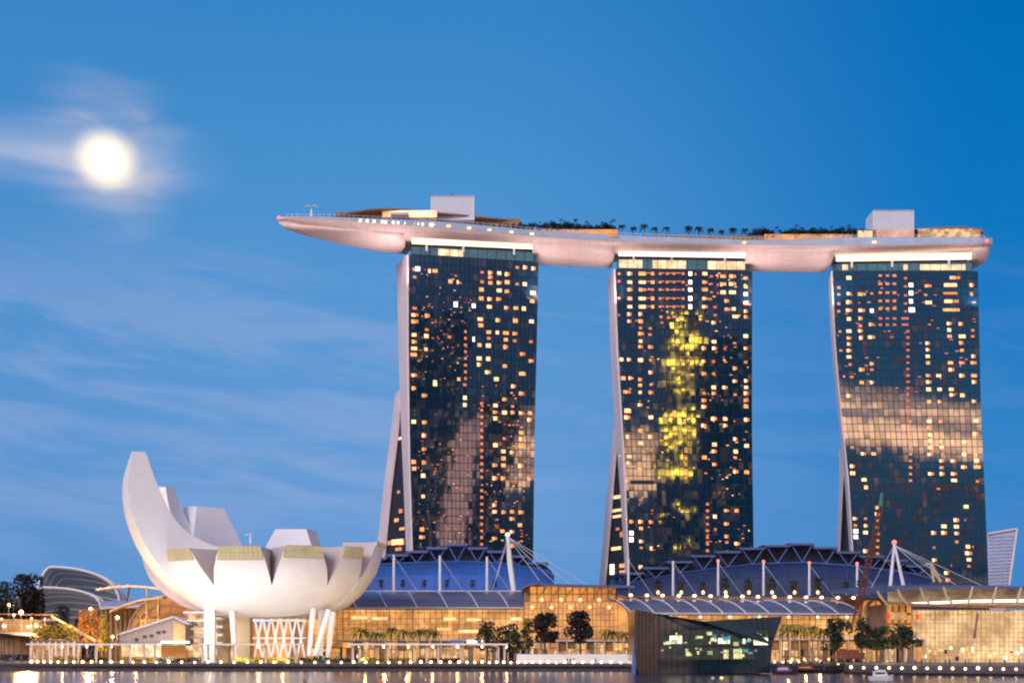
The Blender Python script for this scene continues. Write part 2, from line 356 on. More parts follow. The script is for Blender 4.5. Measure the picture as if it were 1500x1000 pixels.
mo = MB(); mo.ball(MD * 9000, 30 / F * 9000 * MD.y * 0.74, 32, 24)
tag(mo.build('moon', M['moon'], smooth=True), 'full bright moon glowing through thin cloud on the left', 'moon')

# ------------------------------------------------------------------ the three hotel towers
def quadm(mb, a, b, c, d): mb.poly([a, b, c, d])
def hotel_tower(label, yTL, yTR, YL, YR, fl, frr, sl, bl, bb, fork, wins, ncol, nrow, lean, seed, glazwin, louvers=()):
    rnd = random.Random(seed); jit = .0007 if seed == 13 else .0013
    yB = 955.0
    def rowpts(t):
        yl = lerp(yTL, yB, t); yr = lerp(yTR, yB, t)
        A = P(pw(fl, yl), yl, YL + lean * t); B = P(pw(frr, yr), yr, YR + lean * t)
        return A, B
    A0, B0 = rowpts(0)
    root = thing('hotel_tower', label, 'skyscraper', (lerp(A0.x, B0.x, .5), (YL + YR) / 2, DK))
    def S_(u, t):
        A, B = rowpts(t); return A.lerp(B, u)
    nrm = (S_(0, 1) - S_(0, 0)).cross(S_(1, 0) - S_(0, 0)).normalized()
    if nrm.y > 0: nrm = -nrm
    up = (S_(0, 0) - S_(0, 1)).normalized(); rt = (S_(1, 0) - S_(0, 0)).normalized()
    # concrete/steel core of front leg
    bk = Vector((0, 20, 0)); core = MB(); T = 14
    rings = []
    for k in range(T + 1):
        t = k / T; A, B = rowpts(t); yl = A.copy()
        py = lerp(yTL, yB, t)
        sL = P(pw(sl, py), py, A.y + 20)
        rings.append([A - nrm * .15 + Vector((.25, 0, 0)), B - nrm * .15, B + Vector((sL.x - A.x, 20, 0)), Vector((sL.x + .25, sL.y, A.z))])
    core.loft(rings); core.build('front_leg', M['frame_dark'], root)
    # glass panels, each set a hair off true so reflections break up as on a real curtain wall
    gp = MB()
    for j in range(nrow):
        for i in range(ncol):
            gu = .10 / 62 * 1.0; gt = 0.34 / 190
            u0, u1 = i / ncol + gu, (i + 1) / ncol - gu; t0, t1 = j / nrow + gt, (j + 1) / nrow
            if i % 2 == 0: u0 += .0022
            pts = [S_(u0, t1), S_(u1, t1), S_(u1, t0), S_(u0, t0)]
            rx = rnd.gauss(0, jit); rz = rnd.gauss(0, .0016)
            c = sum(pts, Vector()) / 4
            gp.poly([p + nrm * (.12 + rx * (p - c).dot(up) + rz * (p - c).dot(rt)) for p in pts])
    go = gp.build('glass_facade', M['glass3' if seed == 13 else 'glass'], root)
    go.data.materials.append(M['glass_curtain']); go.data.materials.append(M['glass_blind'])
    for p in go.data.polygons:
        x_ = rnd.random(); p.material_index = 1 if x_ < .16 else 2 if x_ < .21 else 0
    # pale end panels
    ef = MB(); r1 = []
    for k in range(T + 1):
        t = k / T; A, B = rowpts(t); py = lerp(yTL, yB, t)
        sL = P(pw(sl, py), py, A.y + 20); z = A.z
        r1.append([A + nrm * .2, A + Vector((.8, 0, 0)) + nrm * .2, Vector((sL.x + 1.0, sL.y, z)), Vector((sL.x, sL.y, z))])
    ef.loft(r1); ef.build('end_wall', M['fin'], root)
    # rear leg, splaying away from the front leg below the fork
    def rear(py):
        t = (py - yTL) / (yB - yTL); A, B = rowpts(t)
        k = max(0, (py - fork) / (yB - fork))
        Ya = A.y + 20.5 + 30 * k; Yb = Ya + 13
        a = P(pw(bl, py), py, Ya); b = P(pw(bb, py), py, Yb); a.z = b.z = A.z
        return a, b, (B - A)
    lg = MB(); le = MB(); r2 = []; r3 = []
    for k in range(T + 1):
        py = lerp(fork - 25, yB, k / T); a, b, wv = rear(py)
        r2.append([a + Vector((.4, 0, 0)), a + wv, b + wv, b + Vector((.4, 0, 0))])
        r3.append([a, a + Vector((.9, 0, 0)), b + Vector((.9, 0, 0)), b])
    lg.loft(r2); lg.build('rear_leg', M['frame_dark'], root)
    le.loft(r3); le.build('end_wall', M['fin'], root)
    # atrium glazing between the legs
    ag = MB(); rr_ = []
    for k in range(T + 1):
        py = lerp(fork - 5, yB, k / T); a, b, wv = rear(py)
        t = (py - yTL) / (yB - yTL); A, B = rowpts(t); sL = P(pw(sl, py), py, A.y + 20)
        rr_.append([Vector((sL.x + 1.6, sL.y, A.z)), Vector((a.x + 1.6, a.y, A.z))])
    ag.loft(rr_, closed=False); ag.build('atrium_glazing', M['frame_dark'], root)
    for (px, py, wd, hh, mt) in glazwin:
        t = (py - yTL) / (yB - yTL); A, B = rowpts(t); a, b, wv = rear(py); sL = P(pw(sl, py), py, A.y + 20)
        s0 = Vector((sL.x + 1.2, sL.y, A.z)); s1 = Vector((a.x + 1.2, a.y, A.z))
        pa = pw(sl, py); pb = pw(bl, py); f0 = (px - wd / 2 - pa) / (pb - pa); f1 = (px + wd / 2 - pa) / (pb - pa)
        h_ = Vector((0, 0, hh / F * 760 / 2)); a_, b_ = s0.lerp(s1, f0), s0.lerp(s1, f1)
        m_ = MB(); m_.prism([a_ - h_, b_ - h_, b_ + h_, a_ + h_], (.12, 0, 0)); m_.build('lit_window', M[mt], root)
    # lit rooms: the 96 largest as windows of their own, the small rest as one part
    def win_uv(px, py):
        t = (py - yTL) / (yB - yTL)
        for _ in range(4):
            yl = lerp(yTL, yB, t); yr = lerp(yTR, yB, t); u = (px - pw(fl, yl)) / (pw(frr, yr) - pw(fl, yl))
            yt = lerp(yTL, yTR, u); t = (py - yt) / (yB - yt)
        return u, t
    def win_box(mb, px, py, wd, hh):
        u, t = win_uv(px, py); c = S_(u, t) + nrm * .24
        k = 760 / F; a = rt * (wd * k * .44); b = up * (hh * k * .43)
        mb.prism([c - a - b, c + a - b, c + a + b, c - a + b], -nrm * .14)
    wins = sorted(wins, key=lambda w_: -w_[2] * w_[3] * {'w_wht': 3, 'w_wrm': 2, 'w_org': 1.6}.get(w_[4], 1))
    nmax = 96 - len(glazwin)
    for w_ in wins[:nmax]:
        m_ = MB(); win_box(m_, *w_[:4]); m_.build('lit_window', M[w_[4]], root)
    rest = {}
    for w_ in wins[nmax:]: rest.setdefault(w_[4], []).append(w_)
    for k_, ws in rest.items():
        m_ = MB()
        for w_ in ws: win_box(m_, *w_[:4])
        tag(m_.build('dim_windows_and_glows', M[k_], root), kind='stuff')
    for (x0, x1, y_) in louvers:
        m_ = MB(); win_box(m_, (x0 + x1) / 2, y_, x1 - x0, 7); m_.build('louvre_band', M['frame_dark'], root)
    return root, S_, nrm

def conv(ox, oy, s, pts, default='w_org'):
    out_ = []
    rnd = random.Random(ox + oy)
    for p in pts:
        x, y = p[0], p[1]; k = p[2] if len(p) > 2 else 'o'; wd = p[3] if len(p) > 3 else 30
        mt = {'o': 'w_org', 'w': 'w_wrm', 'd': 'w_dim', 'r': 'w_red', 'W': 'w_wht'}[k]
        if k == 'o' and rnd.random() < .4: mt = 'w_wrm'
        hh = {'o': 22, 'w': 23, 'd': 16, 'r': 15, 'W': 28}[k]
        hh *= rnd.uniform(.85, 1.1)
        wd2 = wd * rnd.uniform(.8, 1.02) * (.72 if k in 'dr' else .95)
        # a room with two lamps behind reads as a brighter half beside a dimmer half
        if k in 'ow' and wd >= 28 and rnd.random() < .55:
            out_.append((ox + (x - wd2 * .18) * s, oy + y * s, wd2 * .6 * s, hh * s, mt))
            out_.append((ox + (x + wd2 * .32) * s, oy + y * s, wd2 * .36 * s, hh * .85 * s, 'w_dim'))
        else: out_.append((ox + x * s, oy + y * s, wd2 * s, hh * s, mt))
    return out_

t1u = [(235,195,'d',22),(255,192,'W',28),(345,203),(316,203,'o',18),(240,235,'d'),(425,258,'o',26),(463,262,'o',16),(590,210,'d'),(633,212),(633,235),(680,215),(722,220),(775,185,'d'),(817,185),(861,190),
 (590,260,'d'),(633,265),(680,265),(722,262),(775,272,'d'),(815,272),(586,300),(680,305),(720,310),(858,318),(586,347),(630,350),(677,350),(855,362),(628,390),(718,395),(768,397),(810,400,'w'),
 (240,398,'d',44),(240,433,'o',44),(305,437),(240,467,'o',44),(452,378,'W',28),(546,385,'W',22),(580,455,'o',36),(583,487),(673,460),(766,463),(851,467),(302,510,'d'),(237,537,'o'),(300,543),(237,573,'o',34),(237,608,'o',40),
 (298,612,'w',22),(235,640,'o',40),(625,523),(670,525,'o',24),(715,527,'o',36),(763,530),(625,555,'d'),(715,562),(762,568,'d'),(420,548,'d'),(848,573,'d'),(577,590),(623,593),(713,600),(803,637),(575,660),(622,662),(574,692),
 (849,673),(710,700),(620,732,'o',36),(802,740,'o',40),(237,748,'o',36),(665,768),(468,768,'o',20),(546,560,'W',14),(345,783,'w',24)]
t1u += [(503, y, 'd', 24) for y in range(520, 785, 35)]
t1l = [(235,30),(290,68),(235,205),(290,208),(288,277),(288,348),(235,415),(288,418),(237,450),(284,487),(284,595,'o',24),(278,768),(278,808,'o',34),(500,12,'d'),(500,80,'o',26),(500,117,'o',26),
 (755,20),(798,58),(708,88),(660,120),(658,155),(660,188),(708,157,'w'),(751,125,'d'),(751,157),(797,160),(843,160),(840,195,'w'),(797,262),(795,295),(793,330),(706,293,'d'),(660,327,'w'),(702,360),(748,365,'w'),(702,397),
 (657,432),(703,433),(793,435,'w',36),(840,505),(657,500),(700,500),(655,640,'w'),(655,675),(703,677),(748,675),(795,678),(748,712),(790,745),(697,777),(747,780),(655,815),(747,853),(345,8,'w',26)]
t1l += [(588, y, 'd', 26) for y in range(110, 860, 35) if y not in (530,)]  # column of dim glowing squares stands in for a lit building's reflection
w1 = conv(540, 340, .28, t1u) + conv(540, 560, .28, t1l)
rn = random.Random(5)
for _ in range(150):    # faint small strips strewn at random over the left half
    x = rn.uniform(612, 690); y = rn.choice([rn.uniform(395, 560), rn.uniform(640, 800)])
    w1.append((x, y, rn.uniform(1.2, 4), 1.3, rn.choice(['w_dim', 'w_red', 'w_dim', 'w_org'])))
t2u = []
for y in (157, 205, 247, 297, 343):
    t2u += [(240, y, 'o', 38), (310, y, 'o', 56), (368, y, 'd' if y == 247 else 'o', 24), (410, y, 'd', 28), (450, y, 'd', 24), (488, y, 'd', 24), (540, y, 'd', 26), (580, y, 'W', 28), (662, y, 'o', 38), (893, y + 25, 'o', 30)]
for y in (172, 215, 262): t2u += [(765, y, 'o', 44), (818, y, 'o', 46), (700, y, 'r', 26), (735, y + 5, 'r', 18)]
t2u += [(785,310,'o',36),(790,357,'o',40),(825,355,'o',26),(690,300,'r',40),(720,345,'r',40),(720,390,'r',40),(610,160,'d',16),(180,157,'d',26),(180,200,'r',26),(180,295,'d',26),(180,390,'r',20),
 (237,385),(237,425,'w'),(300,385),(300,425),(415,400,'d'),(420,433,'r'),(458,405,'d'),(490,400,'d'),(300,463,'d'),(302,495,'o',40),(300,537,'o',24),(300,568,'o',36),(356,570),(355,465,'d'),(353,500,'d'),
 (193,640,'w',24),(236,640,'w'),(300,643,'w',36),(357,643,'d'),(357,713),(203,745),(243,745),(298,752),(358,783,'d'),(298,785,'o',26),(223,822,'o',48),(358,825),(298,825,'o',26),(298,895,'w'),(228,930,'w',44),(225,965,'w',46),(358,968),
 (835,398,'w',40),(893,400),(712,433),(893,508,'o',36),(714,540),(830,548,'d'),(656,577,'w'),(716,577),(893,577),(656,650),(893,655,'d'),(832,690),(657,720),(832,762),(895,760,'w'),(895,797),(712,797,'w',36),(775,797,'w',40),
 (712,830),(658,830,'d'),(895,830,'w'),(833,838,'d'),(657,870),(657,905,'o',36),(895,870),(895,905),(713,975,'w',40),(777,975),(898,980,'w',34),(712,650,'r'),(712,720,'d'),(775,580,'r')]
t2l = [(217,40,'w',44),(217,78,'w',44),(345,78),(290,150),(222,183,'w',34),(343,183),(290,218,'w',34),(228,290,'o',34),(225,325,'w',30),(285,360),(347,255,'d',16),(240,643),(290,643,'o'),(345,645),(292,680),(240,705,'W'),(240,740,'W'),(293,750),(293,785,'d'),(347,788,'w',20),(290,890,'w',26),
 (635,20),(688,85,'w',40),(748,85),(748,122),(632,122,'o',40),(690,225),(688,262,'w',36),(635,295,'o',36),(690,333),(803,195),(805,263,'w',36),(805,297,'d'),(865,232,'w'),(865,90,'w'),(860,15),(805,372,'w',36),(865,375),(755,583,'o',36),(810,583),(692,615),(755,655,'o',34),(755,722),(757,755,'d'),(813,762,'w',34),(695,685,'d',16)]
t2l += [(652, y, 'd', 28) for y in range(548, 810, 36)] + [(535, y, 'd', 26) for y in range(262, 410, 36)]
w2 = conv(860, 360, .26, t2u) + conv(860, 590, .27, t2l)
for _ in range(130):
    x = rn.choice([rn.uniform(1035, 1098), rn.uniform(905, 1098)]); y = rn.uniform(400, 810)
    w2.append((x, y, rn.uniform(1.5, 5), rn.uniform(1.2, 2), rn.choice(['w_dim', 'w_red', 'w_dim', 'w_org', 'w_wrm'])))
for x in (948, 966, 978, 990):
    for k in range(5): w2.append((x + 3, 400 + k * 12.2, 9, 1.4, 'w_dim'))
t3u = [(215,148,'w',38),(215,240,'w',36),(215,290,'w',40),(215,338,'w',42),(215,388),(290,243,'o',60),(290,338,'o',55),(283,385),(350,240,'d'),(350,340,'W',26),(345,420),(283,430,'d'),(283,458),(287,500),(347,495,'w',48),(155,205,'d'),(155,245,'d'),(155,300,'d'),(155,343,'d'),
 (162,462,'d'),(215,460,'o',38),(215,500),(215,535),(215,573,'o',34),(215,610,'w',40),(167,573,'d'),(222,655,'d'),(350,650),(350,685,'d'),(290,685,'o',36),(185,725,'d',20),(232,728,'d'),(290,760,'o',34),(350,760),(215,838,'w',36),
 (680,195,'o',48),(667,248,'d'),(683,292,'o',48),(835,147,'o',70),(810,190,'o',110),(810,238,'d',130),(815,285,'o',115),(815,335,'o',120),(933,190),(933,245,'d'),(580,190,'W'),(580,237,'W'),(580,285,'W'),(585,335,'W',44),
 (803,415,'w',36),(870,417,'w'),(803,453),(805,490,'o',34),(878,490,'w',50),(940,455,'d'),(940,490,'d'),(872,528),(877,572),(677,530),(678,568),(678,607),(680,645),(810,645,'o',36),(877,645,'o',38),(944,607),(944,645,'o',38),(815,685,'w',40),(680,720,'o',34),
 (742,720,'o',34),(877,720,'w',36),(947,720,'o',40),(683,757,'o',40),(948,757,'o',30),(683,800,'w',34),(747,800,'o',34),(815,800,'w',34),(820,832,'w',36),(880,835,'w',34),(685,872),(747,872),(947,870)]
for y in (135, 183, 235, 283, 328): t3u += [(400, y, 'd', 36), (442, y, 'd', 36), (483, y, 'd', 36), (548, y + 15, 'r', 30)]
for y in (385, 422): t3u += [(400, y, 'r', 36), (442, y, 'r', 36), (483, y, 'r', 36), (545, y, 'r', 66)]
t3u += [(562, y, 'r', 30) for y in range(460, 1000, 37)]
t3l = [(660,65,'w'),(725,65,'o'),(660,100),(665,140,'w'),(665,175),(730,178,'w'),(665,212,'w'),(730,210),(795,180,'w'),(855,180,'w'),(920,62,'w',40),(920,135,'w',40),(855,250,'w',34),(920,250,'o',24),(665,250,'w',36),(735,250,'d'),(795,287,'w',36),(730,287,'o',36),(925,285,'w',32),(855,322,'o',38),(928,322,'o',48),
 (670,360,'w',38),(730,325,'o'),(732,360,'w'),(798,360,'w',38),(800,397,'w',38),(930,403,'d'),(712,442,'d'),(225,212,'d'),(288,247,'w',38),(347,247,'o'),(225,318),(227,357,'w',34),(292,393,'w',40),(303,436,'w'),(867,545,'w',38),(812,620,'w',38),(743,655,'w',36),(813,657,'w',34),(743,692,'w',34),(815,695,'w',34),
 (685,692,'w',32),(815,743,'d'),(877,770,'w',32),(880,807,'w',44),(883,843,'o'),(883,880,'d'),(690,845,'w',34),(757,918,'w',32),(765,957),(905,770,'d',12),(240,612,'o',30),(300,612,'d'),(242,650,'d'),(302,652),(300,690,'w',32),(245,683,'W',36),(245,715,'W',30),(300,795,'w',32),(688,775,'r'),(862,620,'r',12),(785,875,'r',12)]
t3l += [(368, y, 'o' if y < 600 else 'd', 34) for y in range(550, 810, 37)] + [(555, y, 'd', 28) for y in range(65, 410, 37)]
w3 = conv(1190, 370, .25, t3u) + conv(1190, 600, .26, t3l)
for _ in range(60): w3.append((rn.uniform(1225, 1430), rn.uniform(405, 600), rn.uniform(2, 6), rn.uniform(1.2, 2), rn.choice(['w_dim', 'w_red', 'w_red'])))
for _ in range(70): w1.append((rn.uniform(700, 775), rn.uniform(560, 800), rn.uniform(1.5, 5), rn.uniform(1.2, 2), rn.choice(['w_dim', 'w_red', 'w_org'])))

T1 = hotel_tower('leftmost tall hotel tower, dark glass, widest gap between its legs', 373, 384, 740, 754,
    [(373,596),(500,596),(620,597.4),(700,599),(800,602),(955,607)], [(384,789),(500,786.5),(620,783.5),(700,782.5),(820,781),(955,779)],
    [(382,581),(500,584),(600,586.5),(700,591),(800,594.6),(955,600)], [(540,586),(620,582),(700,572),(800,562.5),(955,547)], [(540,581.5),(560,579),(620,572),(700,562),(800,551.5),(955,533)],
    585, w1, 30, 52, 9.4, 11, [(582,632,4,4,'w_wrm'),(580,712,4,4,'w_dim'),(577,754,6,5,'w_org'),(585,768,7,4,'w_org'),(578,787,16,8,'w_wrm'),(584,788,8,8,'w_org'),(567,787,6,6,'w_dim'),(580,798,9,5,'w_dim'),(583,741,5,6,'w_dim')])
T2 = hotel_tower('middle tall hotel tower with warm cloud reflected low on its left half', 394, 397, 768, 772,
    [(394,899),(500,902.5),(620,909.5),(700,914),(800,918),(955,925)], [(397,1102),(620,1101.5),(800,1104),(955,1106)],
    [(402,890.7),(500,894),(600,899.5),(700,907.5),(800,913.5),(955,921)], [(600,905),(640,902),(700,897),(800,889),(955,877)], [(600,899),(640,895),(700,890),(800,881.6),(955,868)],
    635, w2, 28, 52, 9.4, 12, [(901,720,12,5,'w_wrm'),(900,740,13,4,'w_wrm'),(900,749,12,4,'w_wrm'),(899,797,14,5,'w_wrm'),(901,768,5,4,'w_dim'),(907,777,5,8,'w_dim'),(893,828,6,16,'w_wht'),(908,824,8,6,'w_org'),(908,834,8,6,'w_org')],
    louvers=[(920, 961, 706)])
T3 = hotel_tower('rightmost tall hotel tower reflecting an orange cloud band across its middle', 397, 397, 772, 763,
    [(397,1217.5),(500,1222),(600,1230.5),(650,1236),(700,1241.5),(800,1247.7),(955,1257)], [(397,1432.5),(600,1437),(700,1441.7),(800,1446),(955,1452)],
    [(400,1213),(500,1218),(600,1227.5),(700,1237.5),(800,1244),(955,1253)], [(600,1233),(675,1236),(700,1234),(800,1229.5),(955,1222)], [(600,1227.5),(675,1229.5),(700,1229),(800,1225),(955,1216)],
    672, w3, 26, 50, 8.6, 13, [], louvers=[(1247, 1279, 711.5), (1324, 1340, 711.5), (1356, 1405, 711.5), (1418, 1424, 711.5)])

# crown storeys between each tower and the sky park
def crown(T, y0L, y0R, YL, YR, xL, xR, hullL, hullR, lit, cov):
    root, S_, nrm = T
    c = MB(); a = P(xL, y0L, YL + 2.5); b = P(xR, y0R, YR + 2.5)
    ta = P(xL, hullL + 7, YL + 2.5); tb = P(xR, hullR + 7, YR + 2.5)
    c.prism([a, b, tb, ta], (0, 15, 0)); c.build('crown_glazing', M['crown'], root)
    n = 13; m = MB()
    for i in range(n + 1):
        p = a.lerp(b, i / n); q = ta.lerp(tb, i / n); m.beam(p + Vector((0, -.15, 0)), q + Vector((0, -.15, 0)), .25)
    for f in (.03, .97): m.beam(a.lerp(ta, f) + Vector((0, -.16, 0)), b.lerp(tb, f) + Vector((0, -.16, 0)), .25)
    m.build('crown_mullions', M['frame_dark'], root)
    for (f0, f1) in lit:
        m = MB(); h = Vector((0, -.25, 0)); d = (ta - a)
        m.prism([a.lerp(b, f0) + h + d * .12, a.lerp(b, f1) + h + d * .12, a.lerp(b, f1) + h + d * .85, a.lerp(b, f0) + h + d * .85], (0, .2, 0)); m.build('lounge_window', M['crownlit'], root)
    cv = MB(); a2 = P(xL + 1, hullL - 1, YL - .5); b2 = P(xR - 1, hullR - 1, YR - .5); hh = Vector((0, 0, 1.7))
    cv.loft([[p - hh * .9 + Vector((0, .6, 0)), p + Vector((0, -.5, 0)), p + hh + Vector((0, -.1, 0)), p + hh + Vector((0, 1.6, 0))] for p in (a2.lerp(b2, k / 10) for k in range(11))])
    cv.build('cove_light', M[cov], root)
    for f in (.12, .42, .84):
        p = a2.lerp(b2, f); m = MB(); m.beam(p + Vector((0, 1.2, -4.5)), p + Vector((0, 1.2, 0)), .9); m.build('support_column', M['white'], root)
    bk = MB(); p0 = P(xL + 2, hullL + 7, YL + 6); p1 = P(xR - 1, hullR + 7, YR + 6)
    bk.prism([p0, p1, p1 + Vector((0, 0, 4.5)), p0 + Vector((0, 0, 4.5))], (0, 10, 0)); bk.build('service_storey', M['frame_dark'], root)
crown(T1, 373, 384, 740, 754, 602, 782, 353, 361, [(.22, .42)], 'cove')
crown(T2, 394, 397, 768, 772, 905, 1093, 371, 374, [(.01, .19), (.27, .53), (.70, .99)], 'cove2')
crown(T3, 397, 397, 772, 763, 1224, 1424, 379, 376, [(.05, .09), (.5, .53), (.62, .95)], 'cove')

# ------------------------------------------------------------------ sky park
sp = thing('sky_park', 'long boat-shaped roof deck resting across the tops of all three towers', 'roof deck', P(930, 360, 760))
RY = [(405, 716), (430, 714), (520, 722), (600, 733), (780, 748), (900, 757), (1100, 763), (1220, 763), (1440, 757), (1456, 757)]
BT = [(405, 318.5), (434, 317.5), (499, 319), (565, 321.5), (644, 325), (800, 339.5), (923, 346), (1120, 353), (1267, 348), (1450, 348.5)]
RM = [(405, 320.5), (434, 319.5), (499, 323), (565, 328), (644, 334), (800, 348.5), (923, 355), (1120, 359), (1267, 360), (1450, 357)]
UB = [(405, 322), (434, 332), (499, 340), (565, 345), (600, 346.5), (780, 357), (900, 363), (1100, 367), (1222, 370), (1430, 365), (1456, 364)]
def width(px):
    if px < 600: return max(1.2, 36 * math.sin(min(1, (px - 403) / 190) * math.pi / 2) ** .75)
    if px > 1430: return 36 * math.sqrt(max(.08, 1 - ((px - 1430) / 27) ** 2 * .9))
    return 36
hb = MB(); rings = []
xs = [405, 408, 412, 418, 426, 436, 450, 470, 500, 540, 580, 620] + list(range(660, 1421, 40)) + [1430, 1438, 1445, 1450, 1453.5]
for px in xs:
    Y = pw(RY, px); wd = width(px); e = (36 - wd) / 2
    Yf = Y + e * .8
    zr = P(px, pw(RM, px), Yf).z; zt = P(px, pw(BT, px), Yf).z; zu = P(px, pw(UB, px), Yf + 4).z
    x = P(px, 350, Yf).x
    prof = [(0, zt), (-.15, zr), (.6, lerp(zr, zu, .35)), (2.0, lerp(zr, zu, .72)), (min(4.5, wd * .25), zu), (wd * .5, zu - .4), (wd - min(4.5, wd * .25), zu), (wd - .6, lerp(zr, zu, .35)), (wd, zr), (wd, zt - .6)]
    rings.append([Vector((x, Yf + dy, z)) for dy, z in prof])
hb.loft(rings); hb.build('hull', M['hull'], sp, smooth=False)
# glass parapet band along the rim
pb = MB(); r_ = []
for px in xs[3:-1]:
    Y = pw(RY, px) + (36 - width(px)) / 2 * .8; zr = P(px, pw(RM, px), Y).z; zt = P(px, pw(BT, px), Y).z; x = P(px, 350, Y).x
    r_.append([Vector((x, Y - .35, zr + .25)), Vector((x, Y - .45, zt + .15)), Vector((x, Y - .2, zt + .15)), Vector((x, Y - .2, zr + .25))])
pb.loft(r_); pb.build('parapet', M['band'], sp)
# lower bellies of the hull: cantilever and the spans between towers
def belly(x0, x1, bot, n=12, tip=False):
    b_ = MB(); rg = []
    for k in range(n + 1):
        px = lerp(x0, x1, k / n); Y = pw(RY, px); wd = width(px); e = (36 - wd) / 2 * .8
        zu = P(px, pw(UB, px), Y + e + 4).z; x = P(px, 350, Y + e + 3).x
        zb = P(px, pw(bot, px) - 6 * min(1, (px - 405) / 60), Y + e + wd * .30).z; zb = min(zb, zu - .1)
        zm0 = lerp(P(px, pw(RM, px), Y).z, zu, .72)
        pr = [(1.9, zm0 + .2)]
        for j in range(1, 7):
            a = j / 6 * math.pi / 2; pr.append((lerp(1.9, wd * .36, math.sin(a) ** 1.0 if False else 1 - math.cos(a)), lerp(zm0, zb, math.sin(a))))
        pr += [(wd * .5, zb - .15)]
        pr += [(wd - d, z) for d, z in reversed(pr[:-1])]
        rg.append([Vector((x, Y + e + dy, z)) for dy, z in pr])
    b_.loft(rg); return b_.build('hull_belly', M['hull'], sp, smooth=True)
belly(409, 592, [(405, 324), (417, 334), (445, 345), (499, 355), (554, 363), (592, 366.5)], 18)
belly(780, 900, [(780, 382.5), (900, 387.5)])
belly(1095, 1221, [(1095, 392.7), (1221, 394.5)])
belly(1424, 1449, [(1424, 392), (1440, 392), (1449, 388)], 5)
for o in kids(sp):
    if o.name.startswith('hull_belly'):
        for p in o.data.polygons:
            if len(p.vertices) > 4: p.use_smooth = False
# panel seams on the hull sides
sm = MB()
for px in range(430, 1450, 12):
    Y = pw(RY, px) + (36 - width(px)) / 2 * .8; zr = P(px, pw(RM, px), Y).z; zu = P(px, pw(UB, px), Y + 4).z; x = P(px, 350, Y).x
    sm.beam((x, Y - .17, zr), (x, Y + .58, lerp(zr, zu, .35)), .12, .05)
sm.build('panel_seams', M['fin'], sp)
# deck edge rail
rl = MB(); pr_ = None
for px in range(420, 1448, 7):
    Y = pw(RY, px) + (36 - width(px)) / 2 * .8 + 1.0; z = P(px, pw(BT, px), Y).z; p = Vector((P(px, 350, Y).x, Y, z))
    rl.beam(p, p + Vector((0, 0, 1.3)), .12)
    if pr_: rl.beam(pr_ + Vector((0, 0, 1.3)), p + Vector((0, 0, 1.3)), .12)
    pr_ = p
rl.build('railing', M['mast'], sp)
# lit portholes along the parapet
for k, px in enumerate([528, 538, 548, 560, 565, 576, 583, 592, 599, 606, 612, 619, 632, 657, 687, 717, 749, 779, 1090, 1281]):
    Y = pw(RY, px) + (36 - width(px)) / 2 * .8 - .6; py = lerp(pw(BT, px), pw(RM, px), .55)
    m = MB(); c = P(px, py, Y); wd = 1.0 if px < 625 else 2.0
    m.prism([c + Vector((-wd / 2, 0, -.55)), c + Vector((wd / 2, 0, -.55)), c + Vector((wd / 2, 0, .55)), c + Vector((-wd / 2, 0, .55))], (0, .3, 0)); m.build('parapet_lamp', M['lampw' if k == 12 else 'w_wht' if px < 625 else 'w_wrm'], sp)
def deckbox(name, x0, x1, y0, y1, dY, dep, mt, parent):
    b_ = MB(); Y = pw(RY, (x0 + x1) / 2) + dY; a = P(x0, y1, Y); c = P(x1, y0, Y)
    b_.box(a.x, c.x, Y, Y + dep, a.z, c.z); return b_.build(name, M[mt], parent)
# plant rooms, restaurant, bar
pr1 = deckbox('plant_room', 631, 695, 287, 322, 9, 16, 'plant', sp)
pr2 = deckbox('plant_room', 1279, 1339, 308, 350, 9, 16, 'plant', sp)
for (a, b, t, bt) in ((631, 695, 287, 318), (1279, 1339, 308, 340)):
    m = MB(); n = 16; Y = pw(RY, (a + b) / 2) + 9 - .12
    for k in range(1, n): m.beam(P(lerp(a, b, k / n), t + .6, Y), P(lerp(a, b, k / n), bt, Y), .12, .1)
    m.beam(P(a, t, Y), P(b, t, Y), .3, .4)
    m.build('cladding_ribs', M['tent'], sp)
m = MB(); p = P(661, 285.5, pw(RY, 661) + 12); m.box(p.x - .8, p.x + .8, p.y, p.y + 1.5, p.z - 1, p.z + .6); m.build('rooftop_beacon', M['bulk'], sp)
rf = MB(); rg = []
for px, yy in ((486, 317), (500, 312.5), (520, 309), (545, 305.5), (565, 304.5), (600, 306), (630, 309.5), (668, 313), (700, 316.5), (740, 320), (765, 325)):
    Y = pw(RY, px); a = P(px, yy, Y + 7); t_ = .8
    rg.append([a, a + Vector((0, 22, .6)), a + Vector((0, 22, .6 - t_)), a + Vector((0, 0, -t_))])
rf.loft(rg); rf.build('restaurant_roof', M['bulk'], sp)
deckbox('restaurant_window', 560, 640, 308, 318, 5.5, .5, 'crownlit', sp)
deckbox('restaurant_wall', 490, 640, 311, 324, 11, 10, 'bulk', sp)
deckbox('restaurant_wall', 640, 762, 320, 335, 11, 10, 'bulk', sp)
deckbox('terrace_canopy', 572, 598, 311.5, 315, 3, 5, 'tent', sp)
deckbox('bar_window', 1257, 1278, 338, 347, 3.2, .5, 'crownlit', sp)
M['barpink'] = litmat('lit_bar_pink', (0.75, 0.25, 0.25), (0.95, 0.55, 0.55), .8, (1.5, 50, 2), .4)
deckbox('bar_window', 1284, 1339, 336, 347, 3.2, .5, 'barpink', sp)
deckbox('bar_window', 1345, 1437, 335, 347, 3.2, .5, 'shop', sp)
deckbox('bar_wall', 1255, 1438, 336.5, 352, 7, 12, 'bulk', sp)
m = MB(); rg = []
